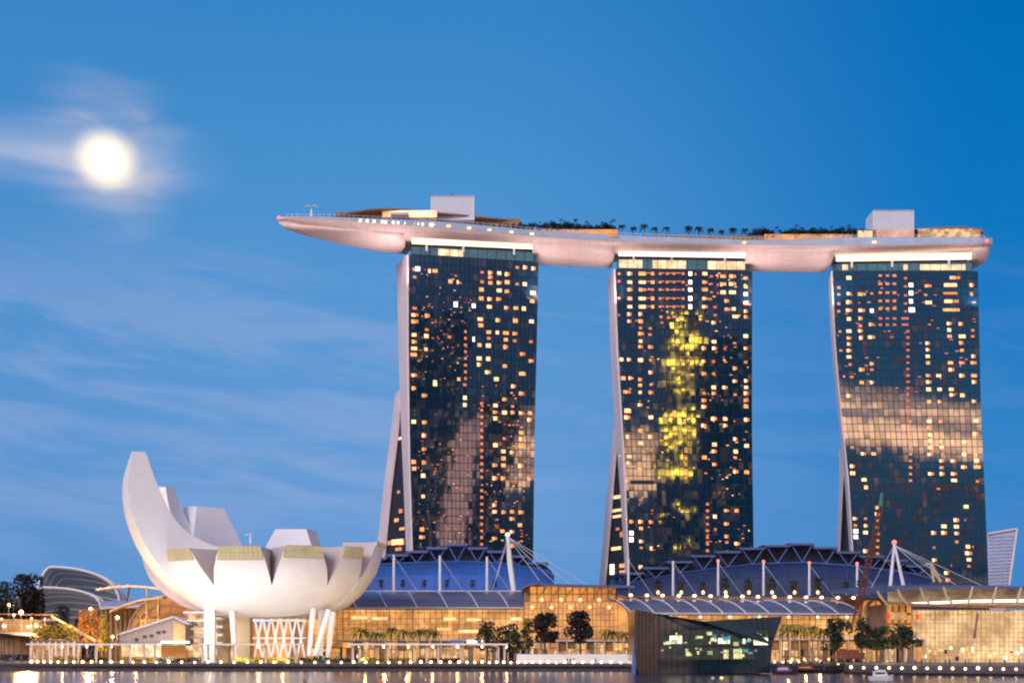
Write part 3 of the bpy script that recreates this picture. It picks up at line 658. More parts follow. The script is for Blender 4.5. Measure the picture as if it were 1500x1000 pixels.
for px, yy in ((1340, 335), (1380, 332.5), (1415, 332.5), (1436, 335), (1442, 340)):
    a = P(px, yy, pw(RY, px) + 4); rg.append([a, a + Vector((0, 16, 0)), a + Vector((0, 16, -.5)), a + Vector((0, 0, -.5))])
m.loft(rg); m.build('bar_roof', M['brown'], sp)
deckbox('garden_wall', 770, 905, 336, 347, 3.5, .6, 'wall_org', sp); deckbox('garden_wall', 940, 1120, 345, 352, 3.5, .6, 'bulk', sp); deckbox('garden_wall', 1120, 1250, 343, 352, 3.5, .6, 'wall_org', sp)
m = MB(); m.ball(P(409, 319, 722), .9); m.build('aviation_light', M['lampr'], sp)
m = MB(); m.ball(P(1446, 353, 757), .9); m.build('aviation_light', M['lampr'], sp)
# wind-sculpture mast at the prow
ws = thing('mast_canopy', 'small white mast with curved sails on the prow of the roof deck', 'sculpture', P(456, 318, 732))
b0 = P(456, 318, 732); m = MB(); m.tube([b0, b0 + Vector((0, 0, 3.8))], [.7, .3]); m.build('mast', M['white'], ws)
for s_ in (-1, 1):
    m = MB(); pts = [b0 + Vector((s_ * (0.3 + 2.6 * t), 0, 4.6 + 1.0 * math.sin(t * 2.6) - t * .9)) for t in (0, .25, .5, .75, 1)]
    m.loft([[p + Vector((0, -1, 0)), p + Vector((0, 1, 0)), p + Vector((0, 1, .25)), p + Vector((0, -1, .25))] for p in pts]); m.build('sail', M['white'], ws)

# floodlights under the hull, on the tower-top ledges
def area(parent, name, loc, target, size, power, col, sy=None, spot=None):
    l = bpy.data.lights.new(name, 'AREA'); l.energy = power; l.color = col; l.size = size
    if sy: l.shape = 'RECTANGLE'; l.size_y = sy
    o = bpy.data.objects.new(name, l); COL.objects.link(o); off = root_loc(parent)
    o.parent = parent; o.location = Vector(loc) - off
    o.rotation_euler = (Vector(target) - Vector(loc)).to_track_quat('-Z', 'Y').to_euler()
    return o
def floodlight(loc, target, power, col, label, group, size=2.0, big=1.0, K=1.0):
    loc = Vector(loc); f = thing('floodlight', label, 'floodlight', loc, group)
    m = MB(); m.box(loc.x - .6 * big, loc.x + .6 * big, loc.y - .4 * big, loc.y + .4 * big, loc.z - .5 * big, loc.z); m.build('housing', M['frame_dark'], f)
    d = (Vector(target) - loc).normalized()
    area(f, 'flood_lamp', loc + d * 1.2, target, size, power * K, col)
    return f
for (px, py, Y, tx, ty, tY, pw_, g_) in ((600, 369, 734, 500, 340, 722, 26000, 'left'), (600, 373, 735, 560, 350, 722, 9000, 'left'), (784, 381, 750, 812, 366, 757, 8000, 'mid'), (784, 384, 750, 850, 362, 757, 13000, 'mid'), (905, 391, 763, 875, 368, 760, 13000, 'mid'), (1096, 393, 768, 1125, 376, 767, 10000, 'right'), (1096, 396, 768, 1165, 372, 767, 10000, 'right'), (1224, 393, 767, 1190, 374, 767, 12000, 'right'), (1426, 394, 762, 1437, 376, 762, 5000, 'right')):
    p = P(px, py + 55, Y - 1.2)
    floodlight(p, P(tx, ty, tY), pw_, (1, .80, .74), 'small floodlight on a tower-top ledge, aimed up at the hull', 'floodlights under the roof deck', 4.0, K=.30)

# ------------------------------------------------------------------ vegetation prototypes
def leaf_cloud(mb, c, rx, rz, n, s, rnd):
    cl_ = [(Vector((rnd.gauss(0, .42), rnd.gauss(0, .42), rnd.uniform(-.8, .85))), rnd.uniform(.26, .48)) for _ in range(24)]
    for _ in range(n):
        cc, rr0 = rnd.choice(cl_)
        d = Vector((rnd.gauss(0, 1), rnd.gauss(0, 1), rnd.gauss(0, 1))).normalized() * rr0 * rnd.uniform(.5, 1.0) ** .5
        p = cc + d
        if abs(p.z) > 1: p.z *= .9
        p = Vector(c) + Vector((p.x * rx, p.y * rx, p.z * rz))
        a = Vector((rnd.gauss(0, 1), rnd.gauss(0, 1), rnd.gauss(0, .6))).normalized(); b = a.cross(Vector((rnd.gauss(0, 1), rnd.gauss(0, 1), rnd.gauss(0, 1)))).normalized()
        k = s * rnd.uniform(.6, 1.3)
        mb.poly([p - a * k, p + b * k * .6, p + a * k, p - b * k * .6])
def make_tree(name, label, cat, leafm, loc, h=10.0, cw=7.5, seed=1, n=900, s=.42, group=None, trunkm='trunk', crown_lo=.32):
    rnd = random.Random(seed); o = thing(name, label, cat, (0, 0, 0), group)
    t = MB(); t.tube([(0, 0, 0), (.1, 0, h * .25), (-.05, .1, h * .5), (.05, 0, h * .8)], [h * .03, h * .024, h * .018, h * .008])
    for k in range(6):
        a = k * 1.05 + rnd.random(); z = h * rnd.uniform(.28, .5)
        t.tube([(0, 0, z), (math.cos(a) * cw * .2, math.sin(a) * cw * .2, z + h * .14), (math.cos(a) * cw * .36, math.sin(a) * cw * .36, z + h * .3)], [h * .012, h * .008, h * .003], 5)
    t.build('trunk', M[trunkm], o)
    c = MB(); leaf_cloud(c, (0, 0, h * (1 + crown_lo) / 2), cw * .52, h * (1 - crown_lo) / 2 * 1.04, n, s, rnd); c.build('crown', M[leafm], o)
    o.location = loc; return o
def make_palm(label, leafm, loc, h=8.0, fr=2.8, seed=1, group=None, trunkm='trunk', nf=15):
    rnd = random.Random(seed); o = thing('palm_tree', label, 'palm tree', (0, 0, 0), group)
    t = MB(); t.tube([(0, 0, 0), (.1, 0, h * .4), (.05, .05, h * .82)], [.22, .17, .13]); t.build('trunk', M[trunkm], o)
    c = MB(); top = Vector((.05, .05, h * .8))
    for k in range(nf):
        a = 2 * math.pi * k / nf + rnd.uniform(-.2, .2); e = rnd.uniform(.1, 1.1); L_ = fr * rnd.uniform(.8, 1.1)
        d = Vector((math.cos(a), math.sin(a), 0)); sd_ = Vector((-d.y, d.x, 0)); prev = None
        for i in range(8):
            f = i / 7; p = top + d * L_ * f * (1 - .25 * f * e) + Vector((0, 0, L_ * (e * f - 1.15 * f * f)))
            w_ = .34 * math.sin(math.pi * (.12 + .85 * f)) + .03
            if prev:
                q, pw2 = prev
                c.poly([q, q + sd_ * pw2 - Vector((0, 0, pw2 * .6)), p + sd_ * w_ * .8 - Vector((0, 0, w_ * .7)), p]); c.poly([q, p, p - sd_ * w_ * .8 - Vector((0, 0, w_ * .7)), q - sd_ * pw2 - Vector((0, 0, pw2 * .6))])
            prev = (p, w_)
    c.build('crown', M[leafm], o); o.location = loc; return o

# palms and shrubs on the roof deck
first = None
lbl = ['short dark palm on the roof deck between the left and middle towers', 'short dark palm on the roof deck above the middle tower']
for k, px in enumerate([911, 928, 943, 959, 976, 1009, 1024, 1041, 1057, 1074, 1091]):
    Y = pw(RY, px) + 5; loc = P(px, pw(BT, px) + 2, Y); l_ = 'dark palm in the evenly spaced row on the roof deck above the middle tower'
    if first is None: first = make_palm(l_, 'navyleaf', loc, 6.6, 2.7, 3, 'row of palms on the roof deck', nf=19)
    else: copy_tree(first, loc, rn.uniform(.85, 1.15), rn.uniform(0, 6), l_)
rfirst = None
for k, (px, hs) in enumerate([(704, .35), (714, .4), (723, .35), (733, .45), (742, .4), (751, .5), (768, .6), (778, .75), (790, .7), (800, .9), (812, 1.0), (822, .9), (833, 1.05), (845, 1.0), (863, .95), (878, .9), (889, 1.15), (896, 1.0), (1101, .8), (1110, 1.2), (1119, 1.0), (1131, .9), (1143, .8), (1155, 1.0), (1166, 1.1), (1177, 1.0), (1190, 1.15), (1203, .95), (1218, .9), (1230, 1.05), (1240, .8), (1250, 1.0), (1262, .9), (1271, .8), (1345, .7), (1352, .6), (758, .5), (856, .8), (871, .8), (1125, 1.1), (1149, .9), (1172, .9), (1196, .9), (1211, .95), (1224, .9)]):
    Y = pw(RY, px) + 6; loc = P(px, pw(BT, px) + 2, Y)
    a_ = 'between the left and middle towers' if px < 900 else 'between the middle and right towers'
    l_ = 'dark bushy little tree in the rooftop garden ' + a_; g_ = 'rooftop garden trees ' + a_
    if rfirst is None: rfirst = make_tree('garden_tree', l_, 'tree', 'navyleaf', loc, 7.0, 7.6, 9, 420, .55, g_, crown_lo=.15); rfirst.scale = (hs,) * 3
    else: copy_tree(rfirst, loc, hs * .85, rn.uniform(0, 6), l_, g_)

# ------------------------------------------------------------------ lotus-shaped museum
MC = Vector((PX(395, 575), 575, DK))
mus = thing('museum_building', 'white lotus-shaped museum with upturned petals standing at the waterside', 'museum', MC)
def petal(phi, outer, inner, hw, mat_o='petal', skyl=0, name='petal', n=22):
    """outer / inner: (radius, height) polylines; hw: half width along them. phi: bearing, 0 faces the bay, + to the right."""
    ph = R(phi); d = Vector((math.sin(ph), -math.cos(ph), 0)); s_ = Vector((math.cos(ph), math.sin(ph), 0))
    def smp(pl, t):
        k = t * (len(pl) - 1); i = min(int(k), len(pl) - 2); f = k - i
        p0 = pl[max(i - 1, 0)]; p1 = pl[i]; p2 = pl[i + 1]; p3 = pl[min(i + 2, len(pl) - 1)]
        return [0.5 * (2 * b + (c - a) * f + (2 * a - 5 * b + 4 * c - e) * f * f + (3 * b - a - 3 * c + e) * f ** 3) for a, b, c, e in zip(p0, p1, p2, p3)]
    rings = []
    O_ = Vector((MC.x, MC.y, 0))
    for k in range(n + 1):
        t = k / n; o_ = smp(outer, t); i_ = smp(inner, t); h_ = smp([(x,) for x in hw], t)[0]
        O = O_ + d * o_[0] + Vector((0, 0, o_[1])); I = O_ + d * i_[0] + Vector((0, 0, i_[1])); bul = (O - I).normalized() * min(1.2, h_ * .12)
        rings.append([O - s_ * h_, O - s_ * h_ * .5 + bul * .8, O + bul, O + s_ * h_ * .5 + bul * .8, O + s_ * h_, I + s_ * h_ * .82, I - s_ * h_ * .82])
    b_ = MB(); b_.loft([r_[:5] for r_ in rings], closed=False); nf_ = len(b_.f)
    b_.loft([r_[4:6] for r_ in rings], closed=False); b_.loft([r_[5:7] for r_ in rings], closed=False); b_.loft([[r_[6], r_[0]] for r_ in rings], closed=False)
    b_.poly(rings[-1]); b_.poly(rings[0][::-1]); pt = b_.build(name, M[mat_o], mus)
    me = pt.data
    for i, p in enumerate(me.polygons): p.use_smooth = len(p.vertices) == 4
    me.update()
    if skyl:
        O = rings[-1]; zt = O[0].z; top = outer[-1]
        m = MB(); off = d * .35; seg = 6; rr0 = []
        for k in range(seg + 1):
            u = k / seg; x = lerp(-hw[-1], hw[-1], u); bl_ = math.sin(u * math.pi) * min(1.2, hw[-1] * .12)
            pT = O_ + d * (top[0] + bl_ + .2) + s_ * x; r_lo = top[0] - .5 + bl_
            rr0.append([Vector((pT.x, pT.y, zt + .3)), Vector(((O_ + d * (r_lo + .6) + s_ * x).x, (O_ + d * (r_lo + .6) + s_ * x).y, zt - skyl)), Vector(((O_ + d * (r_lo - .8) + s_ * x).x, (O_ + d * (r_lo - .8) + s_ * x).y, zt - skyl)), Vector((pT.x, pT.y, zt + .3)) - d * 2])
        m.loft(rr0); sk = m.build('skylight', M['skylight'], pt)
        fr_ = MB()
        for k in range(0, 2 * seg + 1):
            u = k / seg / 2; i = min(int(u * seg), seg - 1); f = u * seg - i
            a = rr0[i][0].lerp(rr0[i + 1][0], f); b = rr0[i][1].lerp(rr0[i + 1][1], f); fr_.beam(a + d * .12, b + d * .12, .12)
        for i in range(seg): fr_.beam(rr0[i][0].lerp(rr0[i][1], .5) + d * .1, rr0[i + 1][0].lerp(rr0[i + 1][1], .5) + d * .1, .1)
        fr_.build('skylight_frame', M['cream'], pt)
    return pt
Zb = 18.3
BOWL = [(0, Zb - .2), (9, Zb), (20, Zb + .9), (27.5, 22.3), (34, 28), (38.3, 35), (40.5, 42.0), (41.3, 47)]
def bowl_r(z):
    if z <= Zb + .9: return lerp(9, 20, (z - Zb) / .9)
    return pw([(b_, a_) for a_, b_ in BOWL[2:]], z)
def bowl_petal(b0, b1, c0, c1, ztop, rin, zn=29.0, sky=3.8, R0=1.0):
    """segment of the round bowl; above zn its flanks fold in, leaving a V-shaped valley to each neighbour"""
    O_ = Vector((MC.x, MC.y, 0)); pol = lambda r, a, z: O_ + Vector((r * math.sin(R(a)), -r * math.cos(R(a)), z))
    zs = [Zb, Zb + .35, Zb + .9, 20.2, 21.5, 23, 25, 27, zn] + [lerp(zn, ztop, k / 10) for k in range(1, 11)]
    rings = []; na = 12
    for z in zs:
        f = max(0, (z - zn) / (ztop - zn)); a0 = lerp(b0, c0, f); a1 = lerp(b1, c1, f); r = bowl_r(z) * R0
        ri = lerp(bowl_r(zn) - .3, rin, min(1, f ** .8)) if z > zn else max(2, bowl_r(z) - 2.5)
        rings.append([pol(r, lerp(a0, a1, k / na), z) for k in range(na + 1)] + [pol(ri, b1, z), pol(min(ri, r) - 1.0, (b0 + b1) / 2, z), pol(ri, b0, z)])
    b_ = MB(); b_.loft([r_[:na + 1] for r_ in rings], closed=False); nf_ = len(b_.f)
    b_.loft([r_[na:] + [r_[0]] for r_ in rings], closed=False); b_.poly(rings[-1]); b_.poly(rings[0][::-1]); pt = b_.build('petal', M['petal'], mus)
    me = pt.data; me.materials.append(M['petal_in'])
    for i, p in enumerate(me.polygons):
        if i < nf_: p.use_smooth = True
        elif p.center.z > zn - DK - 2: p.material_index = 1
    me.update()
    rT = bowl_r(ztop) * R0; m = MB(); rr0 = []; seg = 10; rb = bowl_r(ztop - sky) * R0
    fL = 1 - sky / (ztop - zn)
    for k in range(seg + 1):
        at = lerp(c0, c1, k / seg); ab = lerp(lerp(b0, c0, fL), lerp(b1, c1, fL), k / seg); ab = lerp(ab, at, .55)
        rr0.append([pol(rT + .35, at, ztop + .15), pol(rb + .5, ab, ztop - sky), pol(rb - .6, ab, ztop - sky), pol(rT - 1.2, at, ztop + .15)])
    m.loft(rr0); sk = m.build('skylight', M['skylight'], pt)
    fr_ = MB()
    for k in range(seg + 1): fr_.beam(rr0[k][0], rr0[k][1], .16, .3)
    for g_ in (0, .5, 1): fr_.tube([rr0[k][0].lerp(rr0[k][1], g_) for k in range(seg + 1)], .12, 4)
    fr_.build('skylight_frame', M['cream'], pt)
bowl_petal(-62, -24.5, -51.5, -33.5, 41.8, 27)
bowl_petal(-24.5, 10, -16.5, 4.6, 42.0, 27, sky=4.2)
bowl_petal(10, 44, 16.5, 34.5, 42.4, 27)
bowl_petal(44, 68, 48, 62, 42.9, 27, zn=31)
bowl_petal(68, 112, 73, 101, 45.4, 30, zn=33, sky=1.2, R0=1.02)
# tall petal on the left
petal(-66, [(9, Zb), (20, 20.8), (35.5, 29.5), (45.5, 41.5), (51, 54.5), (52.2, 66), (49.6, 76.7)], [(6, 22), (8, 36), (16, 42), (26, 45.5), (35, 52), (41.6, 65), (45.4, 76.7)], [3, 7, 8.5, 8.0, 6.8, 4.8, 2.4])
petal(-114, [(9, Zb), (22, 20.5), (34, 27), (42, 38), (46, 50), (47.5, 60), (46.8, 68.3)], [(9, Zb + 3), (16, 30), (25, 36), (31, 42), (36.5, 50), (41.5, 60), (44.3, 68.2)], [3, 7, 8.5, 8.2, 7.0, 5.0, 3.2])
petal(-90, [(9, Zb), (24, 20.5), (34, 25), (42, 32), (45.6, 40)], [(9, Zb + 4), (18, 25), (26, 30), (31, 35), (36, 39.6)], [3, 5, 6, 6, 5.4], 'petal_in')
petal(-135, [(9, Zb), (24, 21), (36, 28), (43, 42), (47, 62)], [(9, Zb + 3), (16, 28), (24, 36), (32, 46), (38, 61.5)], [3, 9, 16, 14, 7.4])
petal(175, [(9, Zb), (24, 21), (36, 28), (42, 42), (45, 54)], [(9, Zb + 3), (16, 28), (24, 34), (29, 44), (34, 53.8)], [3, 9, 13, 12, 7.4])
petal(130, [(9, Zb), (22, 20), (32, 26), (37, 34), (39, 41)], [(9, Zb + 3), (17, 22), (21, 27), (25, 34), (27, 40.5)], [3, 6.6, 9, 10.4, 9])
petal(-160, [(9, Zb), (22, 20), (32, 26), (37, 34), (39, 41)], [(9, Zb + 3), (17, 22), (21, 27), (25, 34), (27, 40.5)], [3, 6.6, 9, 10.4, 9])
core = MB(); rg = []
for r_, z in ((8, Zb - .3), (16, Zb + .4), (22, 22), (24.5, 28), (25, 35), (25, 41.0)):
    rg.append([Vector((MC.x + r_ * math.sin(a), MC.y - r_ * math.cos(a), z)) for a in [2 * math.pi * k / 40 for k in range(40)]])
core.loft(rg); core.build('bowl', M['petal'], mus, smooth=True)
m = MB(); p = P(367, 796, 585); m.tube([p, p + Vector((0, 0, 4)), p + Vector((-1.8, 0, 3.2))], .45); m.build('vent_pipe', M['mast'], mus)
# support columns: broad piers, raking legs and the criss-cross lattice below the bowl
def mpier(x0, x1, y1, Y, dep=3, mt='white'):
    b_ = MB(); a = P(x0, y1, Y); c = P(x1, y1, Y); b_.box(a.x, c.x, Y, Y + dep, DK, a.z); b_.build('pier', M[mt], mus)
mpier(299, 314, 880, 556); mpier(346, 366, 893, 562, 8, 'cream'); mpier(318, 334, 893, 575, 6, 'cream'); mpier(425, 438, 893, 580, 5, 'cream')
for (xa, ya, xb, yb, Y) in ((459, 890, 453, 960, 556), (482, 893, 461, 960, 553), (470, 893, 470, 960, 562), (488, 896, 480, 962, 560), (340, 895, 344, 962, 553)):
    m = MB(); m.tube([P(xa, ya, Y), P(xb, yb, Y - 2)], [1.1, .8], 8); m.build('raking_leg', M['white'], mus)
lt = MB()
for k in range(6):
    a = 373 + k * 12.5
    for s_ in (0, 1):
        lt.tube([P(a + (0 if s_ else 11), 905, 560), P(a + (11 if s_ else 0), 962, 560)], .42, 6)
lt.tube([P(370, 908, 560), P(448, 908, 560)], .5, 6); lt.tube([P(370, 934, 560), P(448, 934, 560)], .3, 6)
lt.build('lattice', M['white'], mus)
# lobby decks left of the piers
lo = MB()
for k in range(5):
    yy = 896 + k * 12; a = P(268 + k * 2, yy, 568); c = P(300, yy, 568); lo.box(a.x, c.x, 568, 580, a.z - .5, a.z + .3)
    a = P(312, yy - 3, 568); c = P(326, yy - 3, 568); lo.box(a.x, c.x, 568, 574, a.z - .5, a.z + .4)
lo.build('balcony_decks', M['white'], mus)
m = MB(); a = P(272, 898, 581); c = P(345, 898, 581); m.box(a.x, c.x, 581, 590, DK, a.z); m.build('lobby_wall', M['shop2'], mus)
m = MB(); a = P(368, 915, 584); c = P(452, 915, 584); m.box(a.x, c.x, 584, 590, DK, a.z); m.build('lobby_wall', M['wall_org'], mus)
# floodlights in the plaza, aimed up at the bowl
for k, (px, Y, tx, ty, pw_) in enumerate(((250, 528, 215, 760, 26000), (300, 526, 290, 830, 9000), (350, 524, 350, 830, 9000), (410, 524, 400, 830, 9000), (470, 524, 480, 830, 9000), (525, 528, 550, 830, 9000), (200, 540, 190, 740, 16000))):
    floodlight(G(px, Y, DK + .6), P(tx, ty, 548), pw_, (1, .88, .78), 'low black floodlight on the plaza aimed up at the lotus museum', 'plaza floodlights before the museum', 2.5, K=.26)

def point(parent, loc, power, col, size=.5):
    l = bpy.data.lights.new('lamp_light', 'POINT'); l.energy = power; l.color = col; l.shadow_soft_size = size
    o = bpy.data.objects.new('lamp_light', l); COL.objects.link(o); o.parent = parent; o.location = Vector(loc) - root_loc(parent)
    return o
# ------------------------------------------------------------------ generic lit wall
def litwall(root, x0, x1, y0, y1, Y, mt, nc, nr, fm='brown', fw=.28, dep=1.0, Y1=None, name='glass_wall', heavy=0, yy0=None):
    """panes facing the bay between photo columns x0..x1 and rows y0 (top)..y1"""
    Y1 = Y1 or Y; a = P(x0, y1, Y); b = P(x1, y1, Y1); c = P(x1, yy0 if yy0 else y0, Y1); d = P(x0, y0, Y)
    w_ = MB(); w_.prism([a, b, c, d], (0, dep, 0)); gl = w_.build(name, M[mt], root)
    m = MB(); e = Vector((0, -.1, 0))
    for i in range(nc + 1):
        f = i / nc; ww = fw * (1.7 if heavy and i % heavy == 0 else 1)
        m.beam(a.lerp(b, f) + e, d.lerp(c, f) + e, ww, .2)
    for j in range(nr + 1):
        f = j / nr; m.beam(a.lerp(d, f) + e * 1.3, b.lerp(c, f) + e * 1.3, .22, fw)
    m.build('mullions', M[fm], root)
    return gl
def barrel_canopy(root, x0, x1, ytop, ybot, Yf, depth, ribs, mt='canopy', slant=0, yt1=None, yb1=None):
    """quarter-barrel glass canopy rising away from the bay, with curved ribs"""
    yt1 = yt1 or ytop; yb1 = yb1 or ybot; n = 9
    def pt(u, k, lift=0):
        a = k / n * math.pi / 2; yb = lerp(ybot, yb1, u); yt = lerp(ytop, yt1, u)
        Y = Yf + depth * (1 - math.cos(a)) ; zb = P(0, yb, Yf).z; zt = P(0, yt, Yf + depth).z
        px = lerp(x0, x1, u); x = PX(px, Yf) - slant * k / n
        return Vector((x, Y - lift * math.cos(a), lerp(zb, zt, math.sin(a)) + lift * math.sin(a)))
    m = MB(); m.loft([[pt(u / 16, k) for k in range(n + 1)] + [pt(u / 16, k) + Vector((0, .6, -.6)) for k in range(n, -1, -1)] for u in range(17)]); m.build('canopy', M[mt], root, smooth=False)
    m = MB()
    for i in range(ribs + 1):
        u = i / ribs; m.tube([pt(u, k, .18) for k in range(n + 1)], .28, 5)
    m.tube([pt(u / 16, 0, .1) for u in range(17)], .35, 5); m.tube([pt(u / 16, n, .1) for u in range(17)], .35, 5)
    m.build('canopy_ribs', M['rib'], root)

# ---- mall, left range
ml = thing('shopping_mall', 'long mall range behind the museum with curved glass canopy and palms in front', 'mall', G(640, 622, DK))
litwall(ml, 400, 792, 889, 962, 622, 'wall_mid', 46, 9, heavy=4, fw=.17)
barrel_canopy(ml, 478, 790, 866, 890, 617, 20, 7, slant=6)
b_ = MB(); b_.box(PX(478, 637), PX(786, 637), 638, 690, DK, PZ(868, 638)); b_.build('roof_block', M['bulk'], ml)
for x0, x1, y in ((515, 538, 904), (545, 567, 905), (650, 668, 906), (684, 704, 907), (640, 660, 921), (672, 700, 924), (748, 764, 906), (735, 752, 922)):
    m = MB(); m.box(PX(x0, 621.5), PX(x1, 621.5), 621.3, 621.7, PZ(y + 2, 621.5), PZ(y - 2, 621.5)); m.build('bright_display', M['w_wrm'], ml)
# ---- mall, middle block
mm = thing('shopping_mall', 'amber-lit central mall block with flat blue roof and rounded right end', 'mall', G(850, 600, DK))
litwall(mm, 768, 905, 881, 962, 606, 'wall_org', 22, 9, heavy=4, fw=.18)
litwall(mm, 776, 902, 858, 881, 612, 'wall_org', 12, 2, fw=.35)
for k in range(6):
    m = MB(); m.tube([P(786 + k * 20, 878, 611), P(800 + k * 20, 860, 611)], .25, 5); m.build('diagonal_brace', M['cream'], mm)
m = MB(); rg = []
for px, y0 in ((765, 860), (770, 856), (778, 853), (788, 852), (800, 854), (840, 855.5), (930, 857)):
    a = P(px, y0, 604); rg.append([a, a + Vector((0, 40, 1)), a + Vector((0, 40, 0)), a + Vector((0, 0, -1))])
m.loft(rg); m.build('flat_roof', M['plate'], mm)
m = MB(); n = 10; rg = []
for k in range(n + 1):
    a = k / n * math.pi / 2; x = 905 + 22 * math.sin(a); rg.append((x, 872 + (1 - math.cos(a)) * 30))
for i in range(n):
    x0, y0 = rg[i]; x1, y1 = rg[i + 1]; m.prism([P(x0, 962, 606), P(x1, 962, 606), P(x1, y1, 606), P(x0, y0, 606)], (0, 3, 0))
m.build('curved_end_wall', M['wall_org'], mm)
m = MB(); m.tube([P(x, y, 605) for x, y in rg] + [P(927, 955, 605)], .55, 6); m.tube([P(x - 6, y + 6, 605) for x, y in rg] + [P(921, 955, 605)], .3, 6); m.build('end_rib', M['brown'], mm)
for k in range(9):
    m = MB(); m.ball(P(780 + k * 14, 878 if k % 2 else 889, 605), .8, 6, 4); m.build('ceiling_lamp', M['w_wrm'], mm)
b_ = MB(); b_.box(PX(768, 612), PX(905, 612), 613.2, 650, DK, PZ(859, 613)); b_.build('roof_block', M['bulk'], mm)
# ---- mall, right range
mr_ = thing('shopping_mall', 'long mall range with curved canopy and a row of roof-edge lamps behind the dark pavilion', 'mall', G(1100, 602, DK))
litwall(mr_, 925, 1295, 899, 962, 602, 'wall_mid', 44, 8, heavy=4, fw=.17)
barrel_canopy(mr_, 926, 1262, 876, 898, 597, 18, 10, slant=9, yt1=880, yb1=899)
b_ = MB(); b_.box(PX(915, 616), PX(1290, 616), 617, 660, DK, PZ(876, 616)); b_.build('roof_block', M['bulk'], mr_)
for k in range(15):
    px = 924 + k * 23.3 + (k % 2) * .5
    m = MB(); m.ball(P(px, 871 + k * .28, 612), .75, 8, 5, .7); m.build('roof_lamp', M['lampw'], mr_)
m = MB(); m.tube([P(920, 874, 613), P(1290, 877, 613)], .5, 6); m.build('roof_rail', M['brown'], mr_)
for k in range(8):
    m = MB(); m.ball(P(940 + k * 43, 903, 600), .55, 6, 4); m.build('soffit_lamp', M['w_wht'], mr_)
m = MB(); rg = []
for k in range(11):
    a = k / 10 * math.pi; x = 1283 + 15 * math.cos(math.pi - a); y = 900 - 23 * math.sin(a); rg.append(P(x, y, 596))
m.prism([P(1268, 945, 596), P(1298, 945, 596)] + rg[::-1], (0, 14, 0)); m.build('gabled_bay', M['wall_org'], mr_)
m = MB(); m.tube([P(1268, 955, 595.5)] + rg + [P(1298, 955, 595.5)], .7, 6); m.tube([P(1283, 877, 595.5), P(1283, 955, 595.5)], .3, 5)
for y in (900, 915, 930): m.tube([P(1268, y, 595.5), P(1298, y, 595.5)], .22, 5)
m.build('bay_arch', M['cream'], mr_)
# ---- mall, far right: big lit hall under a shallow dome roof
mh = thing('event_hall', 'large cream-lit glass hall with shallow curved roof at the right edge', 'hall', G(1420, 560, DK))
litwall(mh, 1336, 1540, 893, 972, 560, 'wall_wht', 30, 12, fm='cream', Y1=548, fw=.2, heavy=5)
litwall(mh, 1298, 1336, 884, 972, 566, 'wall_org', 4, 6, fm='brown', fw=.7)
m = MB(); m.box(PX(1298, 566), PX(1336, 566), 567.2, 600, DK, PZ(884, 567)); m.build('inner_block', M['bulk'], mh)
for (x0, x1, y0, y1) in ((1304, 1328, 896, 907), (1305, 1327, 915, 926)):
    m = MB(); m.box(PX(x0, 565), PX(x1, 565), 565.4, 565.8, PZ(y1, 565), PZ(y0, 565)); m.build('bright_window', M['wall_wht'], mh)
for x0 in (1306, 1342): 
    m = MB(); m.box(PX(x0, 558), PX(x0 + 4.5, 558), 558.4 if x0 > 1330 else 564.9, 558.8 if x0 > 1330 else 565.3, PZ(906, 562), PZ(899, 562)); m.build('banner', M['red'], mh)
m = MB(); rg = []
def hr(px): return pw([(1265, 867), (1300, 862), (1350, 858.5), (1400, 857), (1450, 857), (1560, 860)], px)
for px in range(1265, 1561, 15):
    a = P(px, hr(px), 552 if px > 1300 else 560); rg.append([a, a + Vector((0, 60, 3)), a + Vector((0, 60, 2)), a + Vector((0, 0, -1.0))])
m.loft(rg); m.build('dome_roof', M['plate'], mh)
m = MB(); rg = []
for px in range(1300, 1561, 13):
    yb = pw([(1300, 884), (1336, 887), (1400, 889), (1560, 892)], px); a = P(px, yb, 550); rg.append([a, a + Vector((0, 2, 0)), a + Vector((0, 2, 1)), a + Vector((0, 0, 1.0))])
m.loft(rg); m.build('ring_beam', M['brown'], mh)
m = MB()
for px in range(1300, 1560, 13):
    a = P(px, 886, 557); b = P(px + 13, 886, 557); c = P(px + 13, hr(px + 13) + 2, 561); d = P(px, hr(px) + 2, 561); m.poly([a, b, c, d])
cw_ = m.build('clerestory', litmat('clerestory_glass', (0.09, 0.08, 0.14), (0.7, 0.45, 0.24), .45, (3, 50, 2), .25), mh)
for k, px in enumerate((1290, 1320, 1353, 1387, 1421, 1456, 1492)):
    m = MB(); o_ = (-5 if px < 1400 else 4); m.tube([P(px + o_, hr(px) + 1.5, 549), P(px + o_ * .1, 873, 549), P(px - o_ * .4 + (8 if px < 1400 else -3), 886, 549)], [.35, .5, .35], 6); m.build('roof_strut', M['cream'], mh)
m = MB(); m.tube([P(1335, 884, 551), P(1420, 880, 551), P(1520, 879, 551)], .5, 6); m.build('light_rail', M['w_wht'], mh)
m = MB(); m.tube([P(1432, 898, 546), P(1427, 934, 546)], .45, 6); m.build('hanging_sculpture', M['bulk'], mh)

